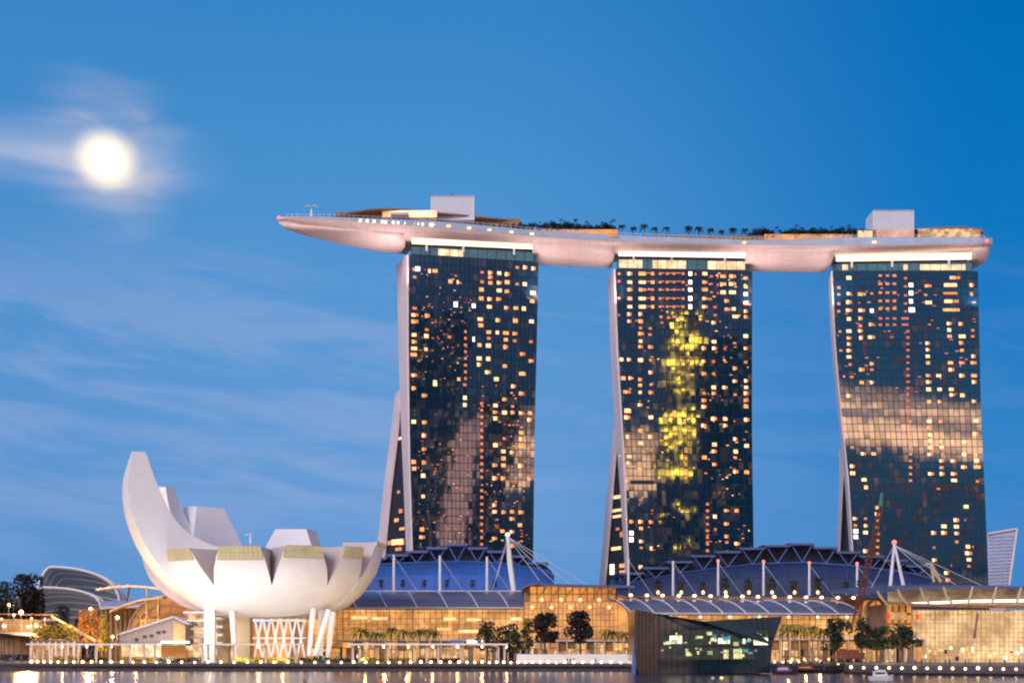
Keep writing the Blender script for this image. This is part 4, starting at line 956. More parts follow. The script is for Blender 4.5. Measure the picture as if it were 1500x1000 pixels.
# ------------------------------------------------------------------ casino and theatre roofs with stepped plates
def stepped_roof(label, arc, foot, plates, mt, Y, x0, x1, rightslope):
    o = thing('theatre_roof', label, 'roof', G((x0 + x1) / 2, Y, DK))
    m = MB(); rg = []; n = 30
    for k in range(n + 1):
        px = lerp(x0, x1, k / n); ya = pw(arc, px); rows = []
        for j in range(7):
            a = j / 6 * math.pi / 2; z0 = PZ(foot, Y); z1 = PZ(ya, Y + 14); rows.append(Vector((PX(px, Y), Y + 14 * (1 - math.cos(a)), lerp(z0, z1, math.sin(a) ** .8))))
        rows += [rows[-1] + Vector((0, 40, 5)), rows[-1] + Vector((0, 60, -20)), Vector((rows[0].x, Y + 70, DK)), Vector((rows[0].x, Y, DK))]
        rg.append(rows)
    m.loft(rg); m.build('shell', M[mt], o, smooth=False)
    m = MB(); m.tube([P(lerp(x0, x1, k / n), pw(arc, lerp(x0, x1, k / n)), Y + 13) for k in range(n + 1)], .35, 5)
    m.build('edge_rib', M['strut'], o)
    m2 = MB()
    for k in range(0, n + 1, 2):
        px = lerp(x0, x1, k / n); ya = pw(arc, px)
        m2.tube([Vector((PX(px, Y), Y - .15 + 14 * (1 - math.cos(j / 6 * math.pi / 2)), lerp(PZ(foot, Y), PZ(ya, Y + 14), math.sin(j / 6 * math.pi / 2) ** .8) + .1)) for j in range(7)], .09, 4)
    m2.build('shell_seams', M['strut'], o)
    bk = MB(); pts = []
    for (a, b, y) in plates: pts += [P(a + 3, y + 1, Y + 24), P(b - 3, y + 1, Y + 24)]
    base = [P(plates[-1][1] - 3, foot - 12, Y + 24), P(plates[0][0] + 3, foot - 12, Y + 24)]
    # back wall under the plates, one panel per plate
    for (a, b, y) in plates: bk.prism([P(a, foot - 15, Y + 24), P(b, foot - 15, Y + 24), P(b, y + 1, Y + 24), P(a, y + 1, Y + 24)], (0, 8, 0))
    bk.build('clerestory_wall', M['roof_navy'], o)
    for i, (a, b, y) in enumerate(plates):
        m = MB(); zt = P(a, y, Y + 12).z; A = P(a - 2, y, Y + 12 + (i % 2) * .4); B = P(b + 2, y, Y + 12 + (i % 2) * .4)
        m.prism([A, B, B + Vector((-1.0, 0, -1.0)), A + Vector((1.0, 0, -1.0))], (0, 42, 0)); m.build('roof_plate', M['plate'], o)
        s = MB(); ya = pw(arc, (a + b) / 2); c = P((a + b) / 2, ya, Y + 13.5)
        for px in (a + 3, b - 3): s.tube([c, P(px, y + 2.5, Y + 13.5)], .28, 5)
        s.build('truss', M['strut'], o)
    return o
stepped_roof('blue-lit stepped roof in front of the left tower', [(520, 830), (555, 826), (620, 823), (680, 822), (740, 825), (800, 834), (815, 846)], 870,
    [(536, 566, 816), (566, 598, 811), (595, 626, 806), (625, 655, 801), (654, 685, 796), (685, 714, 801), (714, 742, 806), (743, 772, 813), (771, 802, 823)], 'roof_blue', 690, 520, 812, 0)
stepped_roof('dark navy stepped roof between the middle and right towers', [(900, 862), (930, 852), (1000, 838), (1100, 826), (1180, 823), (1260, 829), (1340, 840), (1368, 848)], 880,
    [(908, 942, 838), (943, 978, 830), (977, 1014, 821), (1013, 1048, 812.5), (1048, 1085, 806.5), (1084, 1121, 801.5), (1120, 1158, 797.5), (1157, 1193, 795), (1193, 1227, 800.5), (1226, 1260, 807), (1260, 1295, 813), (1295, 1330, 819), (1328, 1363, 827)], 'roof_navy', 680, 905, 1366, 0)
# blue architectural wash on the left roof
bl = thing('floodlight', 'blue floodlight on the mall roof washing the stepped roof behind', 'floodlight', P(650, 868, 672))
m = MB(); p = P(650, 868, 672); m.box(p.x - 1, p.x + 1, p.y, p.y + 1, p.z, p.z + 1); m.build('housing', M['frame_dark'], bl)
area(bl, 'flood_lamp', P(660, 864, 668), P(660, 835, 700), 60, 4500, (.16, .40, 1), 2)

# ------------------------------------------------------------------ masts and cables
def post(px, ytop, ybot, Y, label, beacon=True, r=.65):
    o = thing('roof_mast', label, 'mast', P(px, ybot, Y)); m = MB(); m.tube([P(px, ybot, Y), P(px, ytop, Y)], [r, r * .75], 8); m.build('pole', M['mast'], o)
    if beacon: m = MB(); m.ball(P(px, ytop - 1, Y), .7, 6, 4); m.build('beacon', M['lampr'], o)
    m = MB(); m.tube([P(px, ytop + 2, Y), P(px + 38, ybot + 3, Y - 2)], .09, 4); m.build('stay_cable', M['rib'], o)
    return o
for px, yt, nm in ((577, 812, 'white roof mast nearest the museum before the blue roof'), (644.5, 813, 'white roof mast standing mid-way before the blue roof'), (713.5, 815, 'white roof mast right of centre before the blue roof')):
    post(px, yt, 868, 655, nm, False)
for k, (px, yt) in enumerate(((920.5, 818), (986, 821), (1052, 822), (1118.5, 823), (1185.5, 825), (1255.5, 826))):
    post(px, yt, 872, 635, ['first', 'second', 'third', 'fourth', 'fifth', 'sixth'][k] + ' pale roof mast from the left before the navy roof', k > 1, .55)
mt_ = thing('leaning_mast', 'tall slightly leaning white mast with fanned cables before the left tower', 'mast', P(753, 868, 648))
m = MB(); m.tube([P(753, 868, 648), P(747, 825, 650), P(743.5, 784, 652)], [1.1, 1.2, .8], 8); m.build('pole', M['white'], mt_)
m = MB(); m.ball(P(743.5, 783, 652), 1.0, 6, 4); m.build('beacon', M['w_wht'], mt_)
for (x, y) in ((790, 850), (815, 856), (850, 866), (870, 862), (722, 862), (728, 845)):
    m = MB(); m.tube([P(744, 786, 652), P(x, y, 640)], .13, 4); m.build('stay_cable', M['rib'], mt_)
ma = thing('a_frame_mast', 'white two-legged mast with red beacon before the right tower', 'mast', P(1314, 860, 600))
for x in (1304, 1324):
    m = MB(); m.tube([P(x, 860, 600), P(1310, 796, 600)], [.75, .45], 8); m.build('pole', M['mast'], ma)
m = MB(); m.ball(P(1310, 794, 600), 1.0, 6, 4); m.build('beacon', M['lampr'], ma)
for (x, y) in ((1370, 850), (1400, 856), (1440, 858), (1365, 828), (1275, 862)):
    m = MB(); m.tube([P(1310, 798, 600), P(x, y, 590)], .12, 4); m.build('stay_cable', M['rib'], ma)
gs = thing('roof_gantry', 'small cream angled gantry at the right end of the navy roof', 'gantry', P(1370, 852, 665))
m = MB(); m.tube([P(1356, 826, 665), P(1364, 826, 665), P(1378, 852, 665)], .8, 6); m.tube([P(1364, 827, 665), P(1368, 852, 665)], .6, 6); m.tube([P(1366, 838, 665), P(1373, 845, 665)], .5, 6); m.build('frame', M['cream'], gs)
# crane
cr = thing('mobile_crane', 'orange-red lattice boom crane leaning up in front of the right tower', 'crane', G(1243, 545, DK))
m = MB(); A = P(1250, 925, 548); B = P(1290, 742, 556); prev = None; n = 30
for k in range(n + 1):
    f = k / n; c = A.lerp(B, f); w_ = lerp(1.05, .7, f) * (1 if 0 < k < n else .6)
    cr4 = [c + Vector((sx * w_, sy * w_, 0)) for sx, sy in ((-1, -1), (1, -1), (1, 1), (-1, 1))]
    for i in range(4):
        m.beam(cr4[i], cr4[(i + 1) % 4], .12)
        if prev: m.beam(prev[i], cr4[i], .22); m.beam(prev[i], cr4[(i + 1) % 4], .14)
    prev = cr4
m.build('boom', M['crane'], cr)
m = MB(); m.tube([B, P(1292, 722, 557)], [.9, .6], 6); m.tube([P(1292, 722, 557), P(1289, 735, 557)], .3, 5); m.build('boom_tip', M['cranetip'], cr)
m = MB(); a = G(1243, 545, DK); m.box(a.x - 4, a.x + 3, 542, 546, DK + 1.2, DK + 4.2); m.box(a.x + 3, a.x + 5, 542, 546, DK + 1.2, DK + 3.4); m.build('cab', M['crane'], cr)
for s_ in (-3, 0, 3):
    m = MB(); m.tube([(a.x + s_, 541.6, DK + .7), (a.x + s_, 546.4, DK + .7)], .7, 10); m.build('wheel', M['frame_dark'], cr)

# terrace trees lit from below on the mall roof
tf = None
for k, px in enumerate((963, 997, 1029, 1062, 1096, 1130, 1163, 1197, 1239, 1262)):
    loc = P(px, 873, 628); l_ = 'small lamp-lit tree on the mall terrace under the navy roof'
    if tf is None: tf = make_tree('terrace_tree', l_, 'tree', 'leaf', loc, 6.5, 3.8, 21, 240, .4, 'terrace trees on the mall roof', crown_lo=.35)
    else: copy_tree(tf, loc, rn.uniform(.85, 1.15), rn.uniform(0, 6))
for k, px in enumerate((963, 997, 1029, 1062, 1096, 1130, 1163, 1197, 1239)):
    l_ = thing('terrace_lantern', 'small glowing lantern at the foot of a terrace tree', 'lantern', P(px + 1, 872, 626.5), 'terrace lanterns on the mall roof')
    m = MB(); p = P(px + 1, 872, 626.5); m.ball(p + Vector((0, 0, 1.3)), .65, 6, 4, 1.3); m.build('globe', M['lampo'], l_); m = MB(); m.box(p.x - .2, p.x + .2, p.y - .2, p.y + .2, p.z, p.z + .8); m.build('stem', M['frame_dark'], l_)
for k, px in enumerate((558, 590, 622, 655, 692, 725)):
    loc = P(px, 866, 662); o = copy_tree(tf, loc, (.6, .6, .75), k, 'small dark tree standing before the blue-lit roof', 'small trees before the blue roof')
    
# ------------------------------------------------------------------ crystal pavilion on the water
pv = thing('glass_pavilion', 'dark faceted glass pavilion rising out of the bay with greenish lit interior', 'pavilion', G(1040, 432, 0))
Yp = 430
tl = P(930, 892, Yp + 6); tm = P(962, 898, Yp); tr = P(1146, 902, Yp + 8); tk = P(1030, 909.5, Yp + 1); bl_ = P(929, 986, Yp + 6); bm = P(963, 987, Yp); br = P(1128, 985, Yp + 6); rmid = P(1131, 944, Yp + 6)
bkv = Vector((0, 24, 0))
m = MB(); m.poly([bl_, bm, tm, tl]); m.poly([tl, tl + bkv, bl_ + bkv, bl_]); m.build('bronze_wall', M['pavbrown'], pv)
m = MB(); m.poly([bm, br, rmid, tr, tk, tm]); m.poly([br, br + bkv, rmid + bkv, rmid]); m.poly([rmid, rmid + bkv, tr + bkv, tr]); m.poly([tl, tm, tk, tk + bkv, tl + bkv]); m.poly([tk, tr, tr + bkv, tk + bkv]); m.poly([bl_ + bkv, tl + bkv, tk + bkv, tr + bkv, rmid + bkv, br + bkv]); m.build('glass_shell', M['pav'], pv)
def onface(px, py, off=-.12):
    f = (px - 963) / (1128 - 963); return P(px, py, Yp + 6 * f + off)
m = MB()
for px in range(966, 1130, 9): m.beam(onface(px, 985), onface(px, pw([(962, 899), (1030, 911), (1146, 904)], px)), .09, .12)
for py in (920, 930, 946, 956, 966, 976): m.beam(onface(963, py), onface(1130, py), .1, .12)
m.tube([onface(963, 899), onface(1040, 915), onface(1131, 934)], .25, 5)
m.build('mullions', M['frame_dark'], pv)
m = MB()
for k in range(1, 6): m.beam(bl_.lerp(bm, k / 6) + Vector((0, -.15, 0)), tl.lerp(tm, k / 6) + Vector((0, -.15, 0)), .14)
for k in range(1, 14): m.beam(bl_.lerp(tl, k / 14) + Vector((0, -.12, 0)), bm.lerp(tm, k / 14) + Vector((0, -.12, 0)), .08)
m.build('bronze_grid', M['frame_dark'], pv)
for (x0, x1, y0, y1, mm_) in ((966, 1126, 922, 945, 'pavlit'), (975, 1105, 947, 965, 'pavlit')):
    m = MB(); m.prism([onface(x0, y1, -.06), onface(x1, y1, -.06), onface(x1, y0, -.06), onface(x0, y0, -.06)], (0, .04, 0)); m.build('lit_storey', M[mm_], pv)
M['pavglow'] = emit('pavilion_room', (0.95, 0.95, 0.70), .95)
rp = random.Random(8); M['pavdim'] = emit('pavilion_room_dim', (0.45, 0.60, 0.28), .32); M['pavmid'] = emit('pavilion_room_soft', (0.75, 0.72, 0.36), .55); M['pavblue'] = emit('pavilion_room_blue', (0.06, 0.30, 0.42), .35)
rooms = [(981, 999, 930, 942, 'pavglow'), (1052, 1069, 934, 942, 'pavglow'), (1088, 1092, 935, 942, 'pavglow'), (1104, 1125, 932, 944, 'pavglow'), (1060, 1067, 951, 964, 'pavmid'), (1074, 1087, 950, 964, 'pavmid')]
rooms += [(x, x + rp.uniform(2, 8), y, y + rp.uniform(2, 6), rp.choice(['pavdim', 'pavdim', 'pavmid', 'pavblue'])) for x, y in [(rp.uniform(967, 1118), rp.choice([rp.uniform(924, 940), rp.uniform(946, 960), rp.uniform(912, 924) if False else rp.uniform(925, 940)])) for _ in range(46)]]
for i, (x0, x1, y0, y1, mm_) in enumerate(rooms):
    o_ = -.1 - i * .002
    m = MB(); m.prism([onface(x0, y1, o_), onface(x1, y1, o_), onface(x1, y0, o_), onface(x0, y0, o_)], (0, .02, 0)); m.build('lit_room', M[mm_], pv)
m = MB(); a = P(927, 950, 436); m.prism([P(926, 987, 435), P(931, 987, 435), P(934, 920, 437), P(930, 920, 437)], (0, 3, 0)); m.build('corner_fin', M['strut'], pv)

# ------------------------------------------------------------------ shopfront arcades at promenade level
def arcade(label, x0, x1, y0, Y, bays, mt='shop', fm='cream', fascia='tent'):
    o = thing('shop_arcade', label, 'shops', G((x0 + x1) / 2, Y, DK))
    for i in range(bays):
        a, b = lerp(x0, x1, (i + .08) / bays), lerp(x0, x1, (i + .92) / bays)
        zt = PZ(y0 + 3, Y); zm = lerp(DK, zt, rn.uniform(.55, .75)); xm = lerp(PX(a, Y), PX(b, Y), rn.uniform(.35, .65))
        m = MB(); m.box(PX(a, Y), xm - .12, Y, Y + .5, DK + .2, zm); m.build('shopfront', M[rn.choice([mt, mt, 'wall_org', 'shop', 'pav'])], o)
        m = MB(); m.box(xm + .12, PX(b, Y), Y, Y + .5, DK + .2, zm); m.build('shopfront', M[rn.choice([mt, mt, 'wall_org', 'bulk'])], o)
        m = MB(); m.box(PX(a, Y), PX(b, Y), Y - .15, Y + .5, zm + .3, zt); m.build('fascia_panel', M[rn.choice(['wall_org', 'brown', 'bulk', mt, 'wall_mid'])], o)
    m = MB(); m.box(PX(x0, Y), PX(x1, Y), Y + .6, Y + 8, DK, PZ(y0 + 1, Y)); m.build('wall', M['bulk'], o)
    m = MB(); m.box(PX(x0 - 1, Y), PX(x1 + 1, Y), Y - 2, Y + 8, PZ(y0 + 1, Y) + .005, PZ(y0 - 1, Y)); m.build('canopy', M[fascia], o)
    for i in range(bays + 1):
        m = MB(); x = PX(lerp(x0, x1, i / bays), Y); m.box(x - .3, x + .3, Y - 1.6, Y - 1.0, DK, PZ(y0 + 1, Y)); m.build('pillar', M[fm], o)
    return o
arcade('low arcade of glowing shopfronts below the palms left of centre', 500, 760, 937, 590, 16)
arcade('low arcade of glowing shopfronts left of the dark pavilion', 762, 926, 938, 575, 12)
arcade('arcade of bright shopfronts right of the dark pavilion', 1128, 1298, 936, 560, 12)
arcade('brightest shopfronts at the corner of the cream-lit hall', 1296, 1352, 936, 544, 4, 'shop2')
for k in range(22):
    x0 = 1352 + k * 8; y0 = rn.uniform(945, 962); m = MB(); m.box(PX(x0, 546), PX(x0 + rn.uniform(2, 6), 546), 546.2, 546.4, PZ(y0 + rn.uniform(2, 7), 546), PZ(y0, 546)); m.build('bright_display', M[rn.choice(['w_wrm', 'w_wht', 'w_org', 'frame_dark'])], mh)
for x0, x1, m_ in ((660, 678, 'strut'), (684, 708, 'white'), (708, 714, 'red'), (726, 733, 'red')):
    o = MB(); o.box(PX(x0, 586), PX(x1, 586), 585.5, 586, PZ(941, 586), PZ(937, 586)); tag(o.build('fascia_sign', M[m_] if m_ != 'white' else M['w_wht']), {660: 'small blue sign above the shopfronts left of centre', 684: 'white lit sign above the shopfronts', 708: 'red sign to the right of the white lit sign', 726: 'small red sign nearest the trees above the shopfronts'}[x0], 'sign')
wl = MB(); wl.box(PX(757, 512), PX(924, 505), 507, 509, DK, PZ(957.5, 508)); tag(wl.build('white_parapet', M['white']), 'low white parapet wall on the promenade left of the pavilion', 'low wall')

# ------------------------------------------------------------------ pergola on the promenade
def pergola(x0, x1, cols, Y, label):
    o = thing('pergola', label, 'pergola', G((x0 + x1) / 2, Y, DK)); zt = PZ(944.3, Y)
    m = MB(); m.box(PX(x0, Y), PX(x1, Y), Y - 2.2, Y + 4, zt, zt + .55)
    m.build('roof_slab', M['white'], o)
    for px in cols:
        x = PX(px, Y); m = MB(); m.box(x - .34, x + .34, Y - .4, Y + .4, DK, zt); m.build('column', M['warmwhite'], o)
    for k in range(int((x1 - x0) / 36) + 1):  # lamps added under the roof to make the hedges glow
        px = x0 + 14 + k * 36
        if px > x1: break
        l = bpy.data.lights.new('pergola_fill_lamp', 'POINT'); l.energy = 900; l.color = (1, .62, .30); l.shadow_soft_size = .4
        lo_ = bpy.data.objects.new('pergola_fill_lamp', l); COL.objects.link(lo_); lo_.parent = o; lo_.location = G(px, Y + 1.5, zt - .9) - o.location
        m = MB(); m.ball(G(px, Y + 1.5, zt - .45), .35, 6, 4); m.build('fill_lamp_globe', M['lampw'], o)
    return o
pergola(41, 232, [45, 55, 63, 75, 97, 114, 141, 161, 191, 211, 227], 522, 'white pergola at the left end of the promenade')
pergola(292, 442, [297, 305, 342, 389, 434], 520, 'white pergola directly before the museum')
pergola(512, 744, [517, 527, 568, 607, 625, 642, 676, 695, 730, 739], 518, 'white pergola right of the museum below the palms')
# hedges
def hedge(x0, x1, Y, label, h=2.4, mt='leaf_lit_yel', seed=3):
    rnd = random.Random(seed); c = MB(); a, b = PX(x0, Y), PX(x1, Y)
    for _ in range(int((b - a) * 60)):
        p = Vector((rnd.uniform(a, b), Y + rnd.uniform(-.8, .8), DK + h * rnd.random() ** .7 * (0.75 + .25 * math.sin(rnd.random() * 9))))
        v = Vector((rnd.gauss(0, 1), rnd.gauss(0, 1), rnd.gauss(0, 1))).normalized(); w_ = v.cross(Vector((rnd.gauss(0, 1), rnd.gauss(0, 1), 1))).normalized(); k = .3
        c.poly([p - v * k, p + w_ * k * .7, p + v * k, p - w_ * k * .7])
    tag(c.build('hedge', M[mt]), label, 'hedge')
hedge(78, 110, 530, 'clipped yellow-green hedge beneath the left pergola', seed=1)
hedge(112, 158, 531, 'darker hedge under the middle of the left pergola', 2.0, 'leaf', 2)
hedge(178, 226, 530, 'lamp-lit hedge at the right end of the left pergola', 2.2, 'leaf_lit_yel', 3)
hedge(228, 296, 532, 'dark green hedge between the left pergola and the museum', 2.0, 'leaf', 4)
hedge(345, 432, 530, 'low hedge under the museum lattice', 1.8, 'leaf_lit_yel', 5)
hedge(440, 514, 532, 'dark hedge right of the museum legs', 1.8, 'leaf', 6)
hedge(530, 600, 530, 'patchy hedge below the palms', 1.8, 'leaf_lit_yel', 7)
hedge(612, 676, 532, 'dark hedge under the right pergola', 1.7, 'leaf', 8)

# ------------------------------------------------------------------ promenade edge lamps
px = 46.0; first = None; xs_l = []
while px < 926:
    xs_l.append(px); px += pw([(46, 9), (90, 11.5), (150, 15), (250, 19), (450, 20), (540, 17), (640, 14), (700, 10.5), (760, 10.5), (830, 13), (926, 15)], px)
px = 1228.0
while px < 1500: xs_l.append(px); px += 18.6
xs_l += [1134, 1147, 1158, 1169]
for px in xs_l:
    right = px > 1200; Y = edgeY(px) - (.5 if not 1130 < px < 1180 else -6); z = 1.15 if right else DK - .45
    loc = G(px, Y, z); l_ = ('glowing bollard lamp in the row along the right-hand quay' if right else 'glowing bollard lamp in the long row along the left quay edge') if not 1130 < px < 1180 else 'glowing lamp on the landing right of the pavilion'
    g_ = 'right quay lamps' if right else 'left quay lamps'
    if 1130 < px < 1180: g_ = 'landing lamps'
    if first is None:
        first = thing('bollard_lamp', l_, 'lamp', (0, 0, 0), g_)
        m = MB(); m.tube([(0, 0, 0), (0, 0, .5)], [.22, .16], 6); m.build('post', M['conc'], first)
        m = MB(); m.ball((0, 0, .85), .46, 8, 5); m.build('globe', M['lamp'], first); first.location = loc
    else: copy_tree(first, loc, (.92 if right else 1.0) * rn.uniform(.78, 1.08), 0, l_, g_)
lg_ = MB()
for a, b in zip(EDGE[:-1], EDGE[1:]):
    A, B = G(a[0], a[1] - 1.4, 0), G(b[0], b[1] - 1.4, 0); r_ = a[0] >= 1230; zt = 1.1 if r_ else DK - .5
    lg_.prism([Vector((A.x, A.y, zt - .5)), Vector((B.x, B.y, zt - .5)), Vector((B.x, B.y, zt)), Vector((A.x, A.y, zt))], (0, 1.36, 0))
tag(lg_.build('quay_ledge', M['conc']), 'narrow grey ledge carrying the quay lamps just above the water', 'ledge')

# ------------------------------------------------------------------ trees along the promenade
pf = None
for k, px in enumerate((522, 530, 541, 552, 562, 574, 584, 592, 604, 615, 624, 634)):
    loc = G(px, 566 + (k % 3) * 2, DK); l_ = 'lamp-lit palm in the row before the mall right of the museum'
    if pf is None: pf = make_palm(l_, 'leaf_lit_yel', loc, 14.5, 4.4, 5, 'palms right of the museum')
    elif k == 1: pf2 = make_palm(l_, 'leaf', loc, 14.0, 4.4, 8, 'palms right of the museum')
    else: copy_tree(pf2 if k % 2 else pf, loc, rn.uniform(.86, 1.04), rn.uniform(0, 6))
for k, px in enumerate((887, 896, 906, 916, 922)): copy_tree(pf2 if k % 2 else pf, G(px, 560, DK), rn.uniform(.8, .95), k, 'lamp-lit palm beside the rounded end of the central block', 'palms left of the pavilion')
for k, px in enumerate((1146, 1155, 1164, 1173, 1182, 1190, 1198, 1206)): copy_tree(pf2 if k % 2 else pf, G(px, 540 + (k % 2) * 3, DK), rn.uniform(.92, 1.1), k, 'lamp-lit palm in the cluster right of the pavilion', 'palms right of the pavilion')
for k, (px, Y) in enumerate(((535, 558), (565, 558), (595, 558), (625, 558), (900, 553), (1155, 534), (1180, 534), (1202, 534), (68, 562), (98, 562), (124, 590), (1300, 494))):  # uplights added to brighten the palms and shrubs
    o = thing('fill_uplight', 'small added uplight brightening the palms and shrubs from their foot', 'fill light', G(px, Y, DK), 'added uplights'); m = MB(); m.tube([G(px, Y, DK), G(px, Y, DK + .6)], [.3, .4], 8); m.build('housing', M['frame_dark'], o)
    m = MB(); m.tube([G(px, Y, DK + .6), G(px, Y, DK + .68)], .34, 8); m.build('lens', M['lampw'], o)
    point(o, G(px, Y - 1, DK + 2.4), 2600 if px > 130 else 9000, (1, .66, .26))
def tr(px, ytop, ybase, wpx, Y, mt, label, seed, n=1000, cl=.28, name='broadleaf_tree'):
    h = PZ(ytop, Y) - DK; make_tree(name, label, 'tree', mt, G(px, Y, DK), h, wpx * Y / F * 1.08, seed, n, .56 if px > 60 else .8, crown_lo=cl)
tr(713, 911, 945, 27, 540, 'leaf', 'small dark tree leftmost of the trees in the centre', 31, 700)
tr(742, 916, 945, 22, 546, 'leaf', 'low brownish tree second of the central trees', 32, 600)
tr(758, 914, 945, 30, 540, 'leaf', 'spreading small tree just left of the tall dark one', 33, 800)
tr(774, 906, 945, 16, 552, 'leaf_lit_yel', 'slim yellow-green tree behind the spreading one', 34, 400)
tr(798, 897, 945, 34, 530, 'leaf_dark', 'round dark tree fourth along in front of the amber block', 35, 2200, .42)
tr(850, 896, 945, 38, 530, 'leaf_dark', 'round dark tree standing alone before the amber block', 36, 2300, .40)
tr(1222, 906, 960, 30, 500, 'leaf', 'tall narrow tree right of the palm cluster', 37, 1200, .3)
tr(1262, 905, 955, 28, 505, 'leaf', 'tree with high pointed top before the right-hand shops', 38, 1000, .35)
tr(1284, 920, 955, 34, 505, 'leaf', 'low spreading tree between the pointed and the domed trees', 39, 1000, .4)
tr(1321, 917, 955, 46, 500, 'leaf', 'broad domed tree in front of the hall corner', 40, 1500, .42)
# left: dark wood, orange lit tree, yellow shrubs
tr(8, 842, 940, 58, 640, 'leaf_dark', 'large dark tree at the extreme left edge', 41, 3800, .15)
tr(36, 846, 940, 52, 650, 'leaf_dark', 'large dark tree second from the left edge', 42, 3800, .15)
tr(-22, 848, 940, 50, 645, 'leaf_dark', 'dark tree cut off by the left edge', 43, 1500, .2)
tr(128, 892, 945, 36, 600, 'leaf_lit_org', 'orange floodlit tree near the lamp post', 44, 1300, .25)
tr(150, 899, 945, 15, 596, 'leaf_lit_yel', 'slim green tree beside the orange tree', 45, 500, .25)
tr(92, 888, 940, 34, 640, 'leaf_dark', 'flat dark tree before the white conservatory', 46, 900, .45)
for k, (px, yt, w_) in enumerate(((58, 918, 18), (72, 916, 20), (86, 913, 22), (102, 914, 22))):
    tr(px, yt, 945, w_, 570, 'leaf_lit_yel', ['leftmost yellow-green shrub of four near the left pergola', 'second yellow-green shrub from the left near the pergola', 'third yellow-green shrub, just left of the last', 'rightmost of the four bright yellow-green shrubs'][k], 50 + k, 500, .15, 'flowering_shrub')

wd = MB(); rw = random.Random(77)
for k in range(5200):
    px = rw.uniform(-80, 330); Y = rw.uniform(700, 722); top = 915 + 9 * math.sin(px * .09) + 5 * math.sin(px * .31)
    p = G(px, Y, lerp(DK, PZ(top, 710), rw.random() ** .8)); v = Vector((rw.gauss(0, 1), rw.gauss(0, 1), rw.gauss(0, 1))).normalized(); u = v.cross(Vector((rw.gauss(0, 1), 1, rw.gauss(0, 1)))).normalized(); k_ = rw.uniform(.7, 1.4)
    wd.poly([p - v * k_, p + u * k_ * .7, p + v * k_, p - u * k_ * .7])
tag(wd.build('distant_wood', M['leaf_dark']), 'low dark belt of far trees behind the left waterfront', 'wood', kind='stuff')
# ------------------------------------------------------------------ left-hand buildings
cd = thing('conservatory', 'distant pale conservatory with high curved glass shell and white ribs', 'greenhouse', G(115, 1150, DK))
Yc = 1150
def shell(x0, x1, ytop, skew, depth, mt, ribs, rr_, Y0, ybase=892):
    m = MB(); rg = []
    for j in range(9):
        g_ = j / 8; row = []
        for k in range(25):
            a = k / 24 * math.pi; c = math.cos(math.pi - a); s_ = math.sin(a) ** .8
            px = lerp(x0, x1, (c + 1) / 2 + skew * s_ * (1 - abs(c)) * -.25); sc = math.cos(g_ * 1.25)
            row.append(Vector((PX(px, Y0) + g_ * 6, Y0 + g_ * depth, DK + (PZ(lerp(ybase, ytop, s_), Y0) - DK) * (sc if s_ > 0 else 1))))
        rg.append(row)
    m.loft(rg, closed=False); m.build('glass_shell', M[mt], cd, smooth=True)
    for j in range(ribs):
        m = MB(); m.tube([p + Vector((0, -1, .5)) for p in rg[j]], rr_, 5); m.build('arch_rib', M['white'], cd)
shell(52, 176, 831, 1.2, 70, 'domeglass', 9, .9, Yc)
shell(20, 148, 861, .5, 60, 'domeglass', 9, .8, Yc - 60)
bb_ = thing('theatre_building', 'dark brown hall with pale overhanging roof left of the golden shell', 'hall', G(170, 640, DK))
m = MB(); m.box(PX(138, 640), PX(212, 640), 640, 680, DK, PZ(890, 640)); m.build('wall', M['bulk'], bb_)
m = MB(); m.prism([P(146, 888, 630), P(215, 885, 630), P(212, 878, 650), P(150, 880, 650)], (0, 0, -1)); m.build('roof', M['tent'], bb_)
for k in range(8):
    m = MB(); x = PX(142 + k * 7, 639); m.box(x - .3, x + .3, 639, 639.5, DK, PZ(892, 639)); m.build('fin', M['brown'], bb_)
gd = thing('shell_building', 'golden-brown rounded shell building partly hidden by the museum', 'hall', G(235, 620, DK))
m = MB(); rg = []
for j in range(11):
    g_ = j / 10 * math.pi / 2; row = []
    for k in range(19):
        a = k / 18 * math.pi; row.append(Vector((PX(242, 620) + 15.5 * -math.cos(a) * math.cos(g_ * .5), 620 - 14 * math.sin(a) * 0 + 20 * math.sin(g_), DK + (PZ(872, 620) - DK) * math.sin(a) ** .7 * math.cos(g_ * .8))))
    rg.append(row)
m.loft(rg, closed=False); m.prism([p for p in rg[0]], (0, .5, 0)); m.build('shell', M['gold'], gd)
m = MB()
for f in (1.0, .86, .72): m.tube([Vector((PX(242, 620) + (p.x - PX(242, 620)) * f, 619.4, DK + (p.z - DK) * f)) for p in rg[0]], .35, 5)
for k in range(2, 18, 2): m.tube([Vector((p.x, 619.5, p.z)) if i == 0 else p for i, p in enumerate((rg[0][k], Vector((lerp(rg[0][k].x, PX(242, 620), .28), 619.4, lerp(rg[0][k].z, DK, .28)))))], .14, 4)
m.build('shell_ribs', M['cream'], gd)
litwall(gd, 204, 282, 905, 945, 612, 'wall_org', 14, 6)
sw = thing('sloped_pavilion', 'low pale pavilion with slanting roof at the foot of the golden shell', 'pavilion', G(225, 560, DK))
m = MB(); m.prism([P(176, 945, 560), P(272, 945, 560), P(272, 914, 560), P(254, 905, 560), P(176, 929, 560)], (0, 14, 0)); m.build('wall', mat('warm_grey_wall', (.26, .21, .20), .5), sw)
m = MB(); m.prism([P(174, 929.5, 558.5), P(254, 904, 558.5), P(276, 915, 558.5), P(276, 913, 558.5), P(254, 901.5, 558.5), P(174, 927, 558.5)], (0, 17, 0)); m.build('roof', M['tent'], sw)
m = MB(); m.prism([P(254, 944, 559.6), P(271, 944, 559.6), P(271, 916, 559.6), P(254, 909, 559.6)], (0, .3, 0)); m.build('glazing', M['wall_mid'], sw)
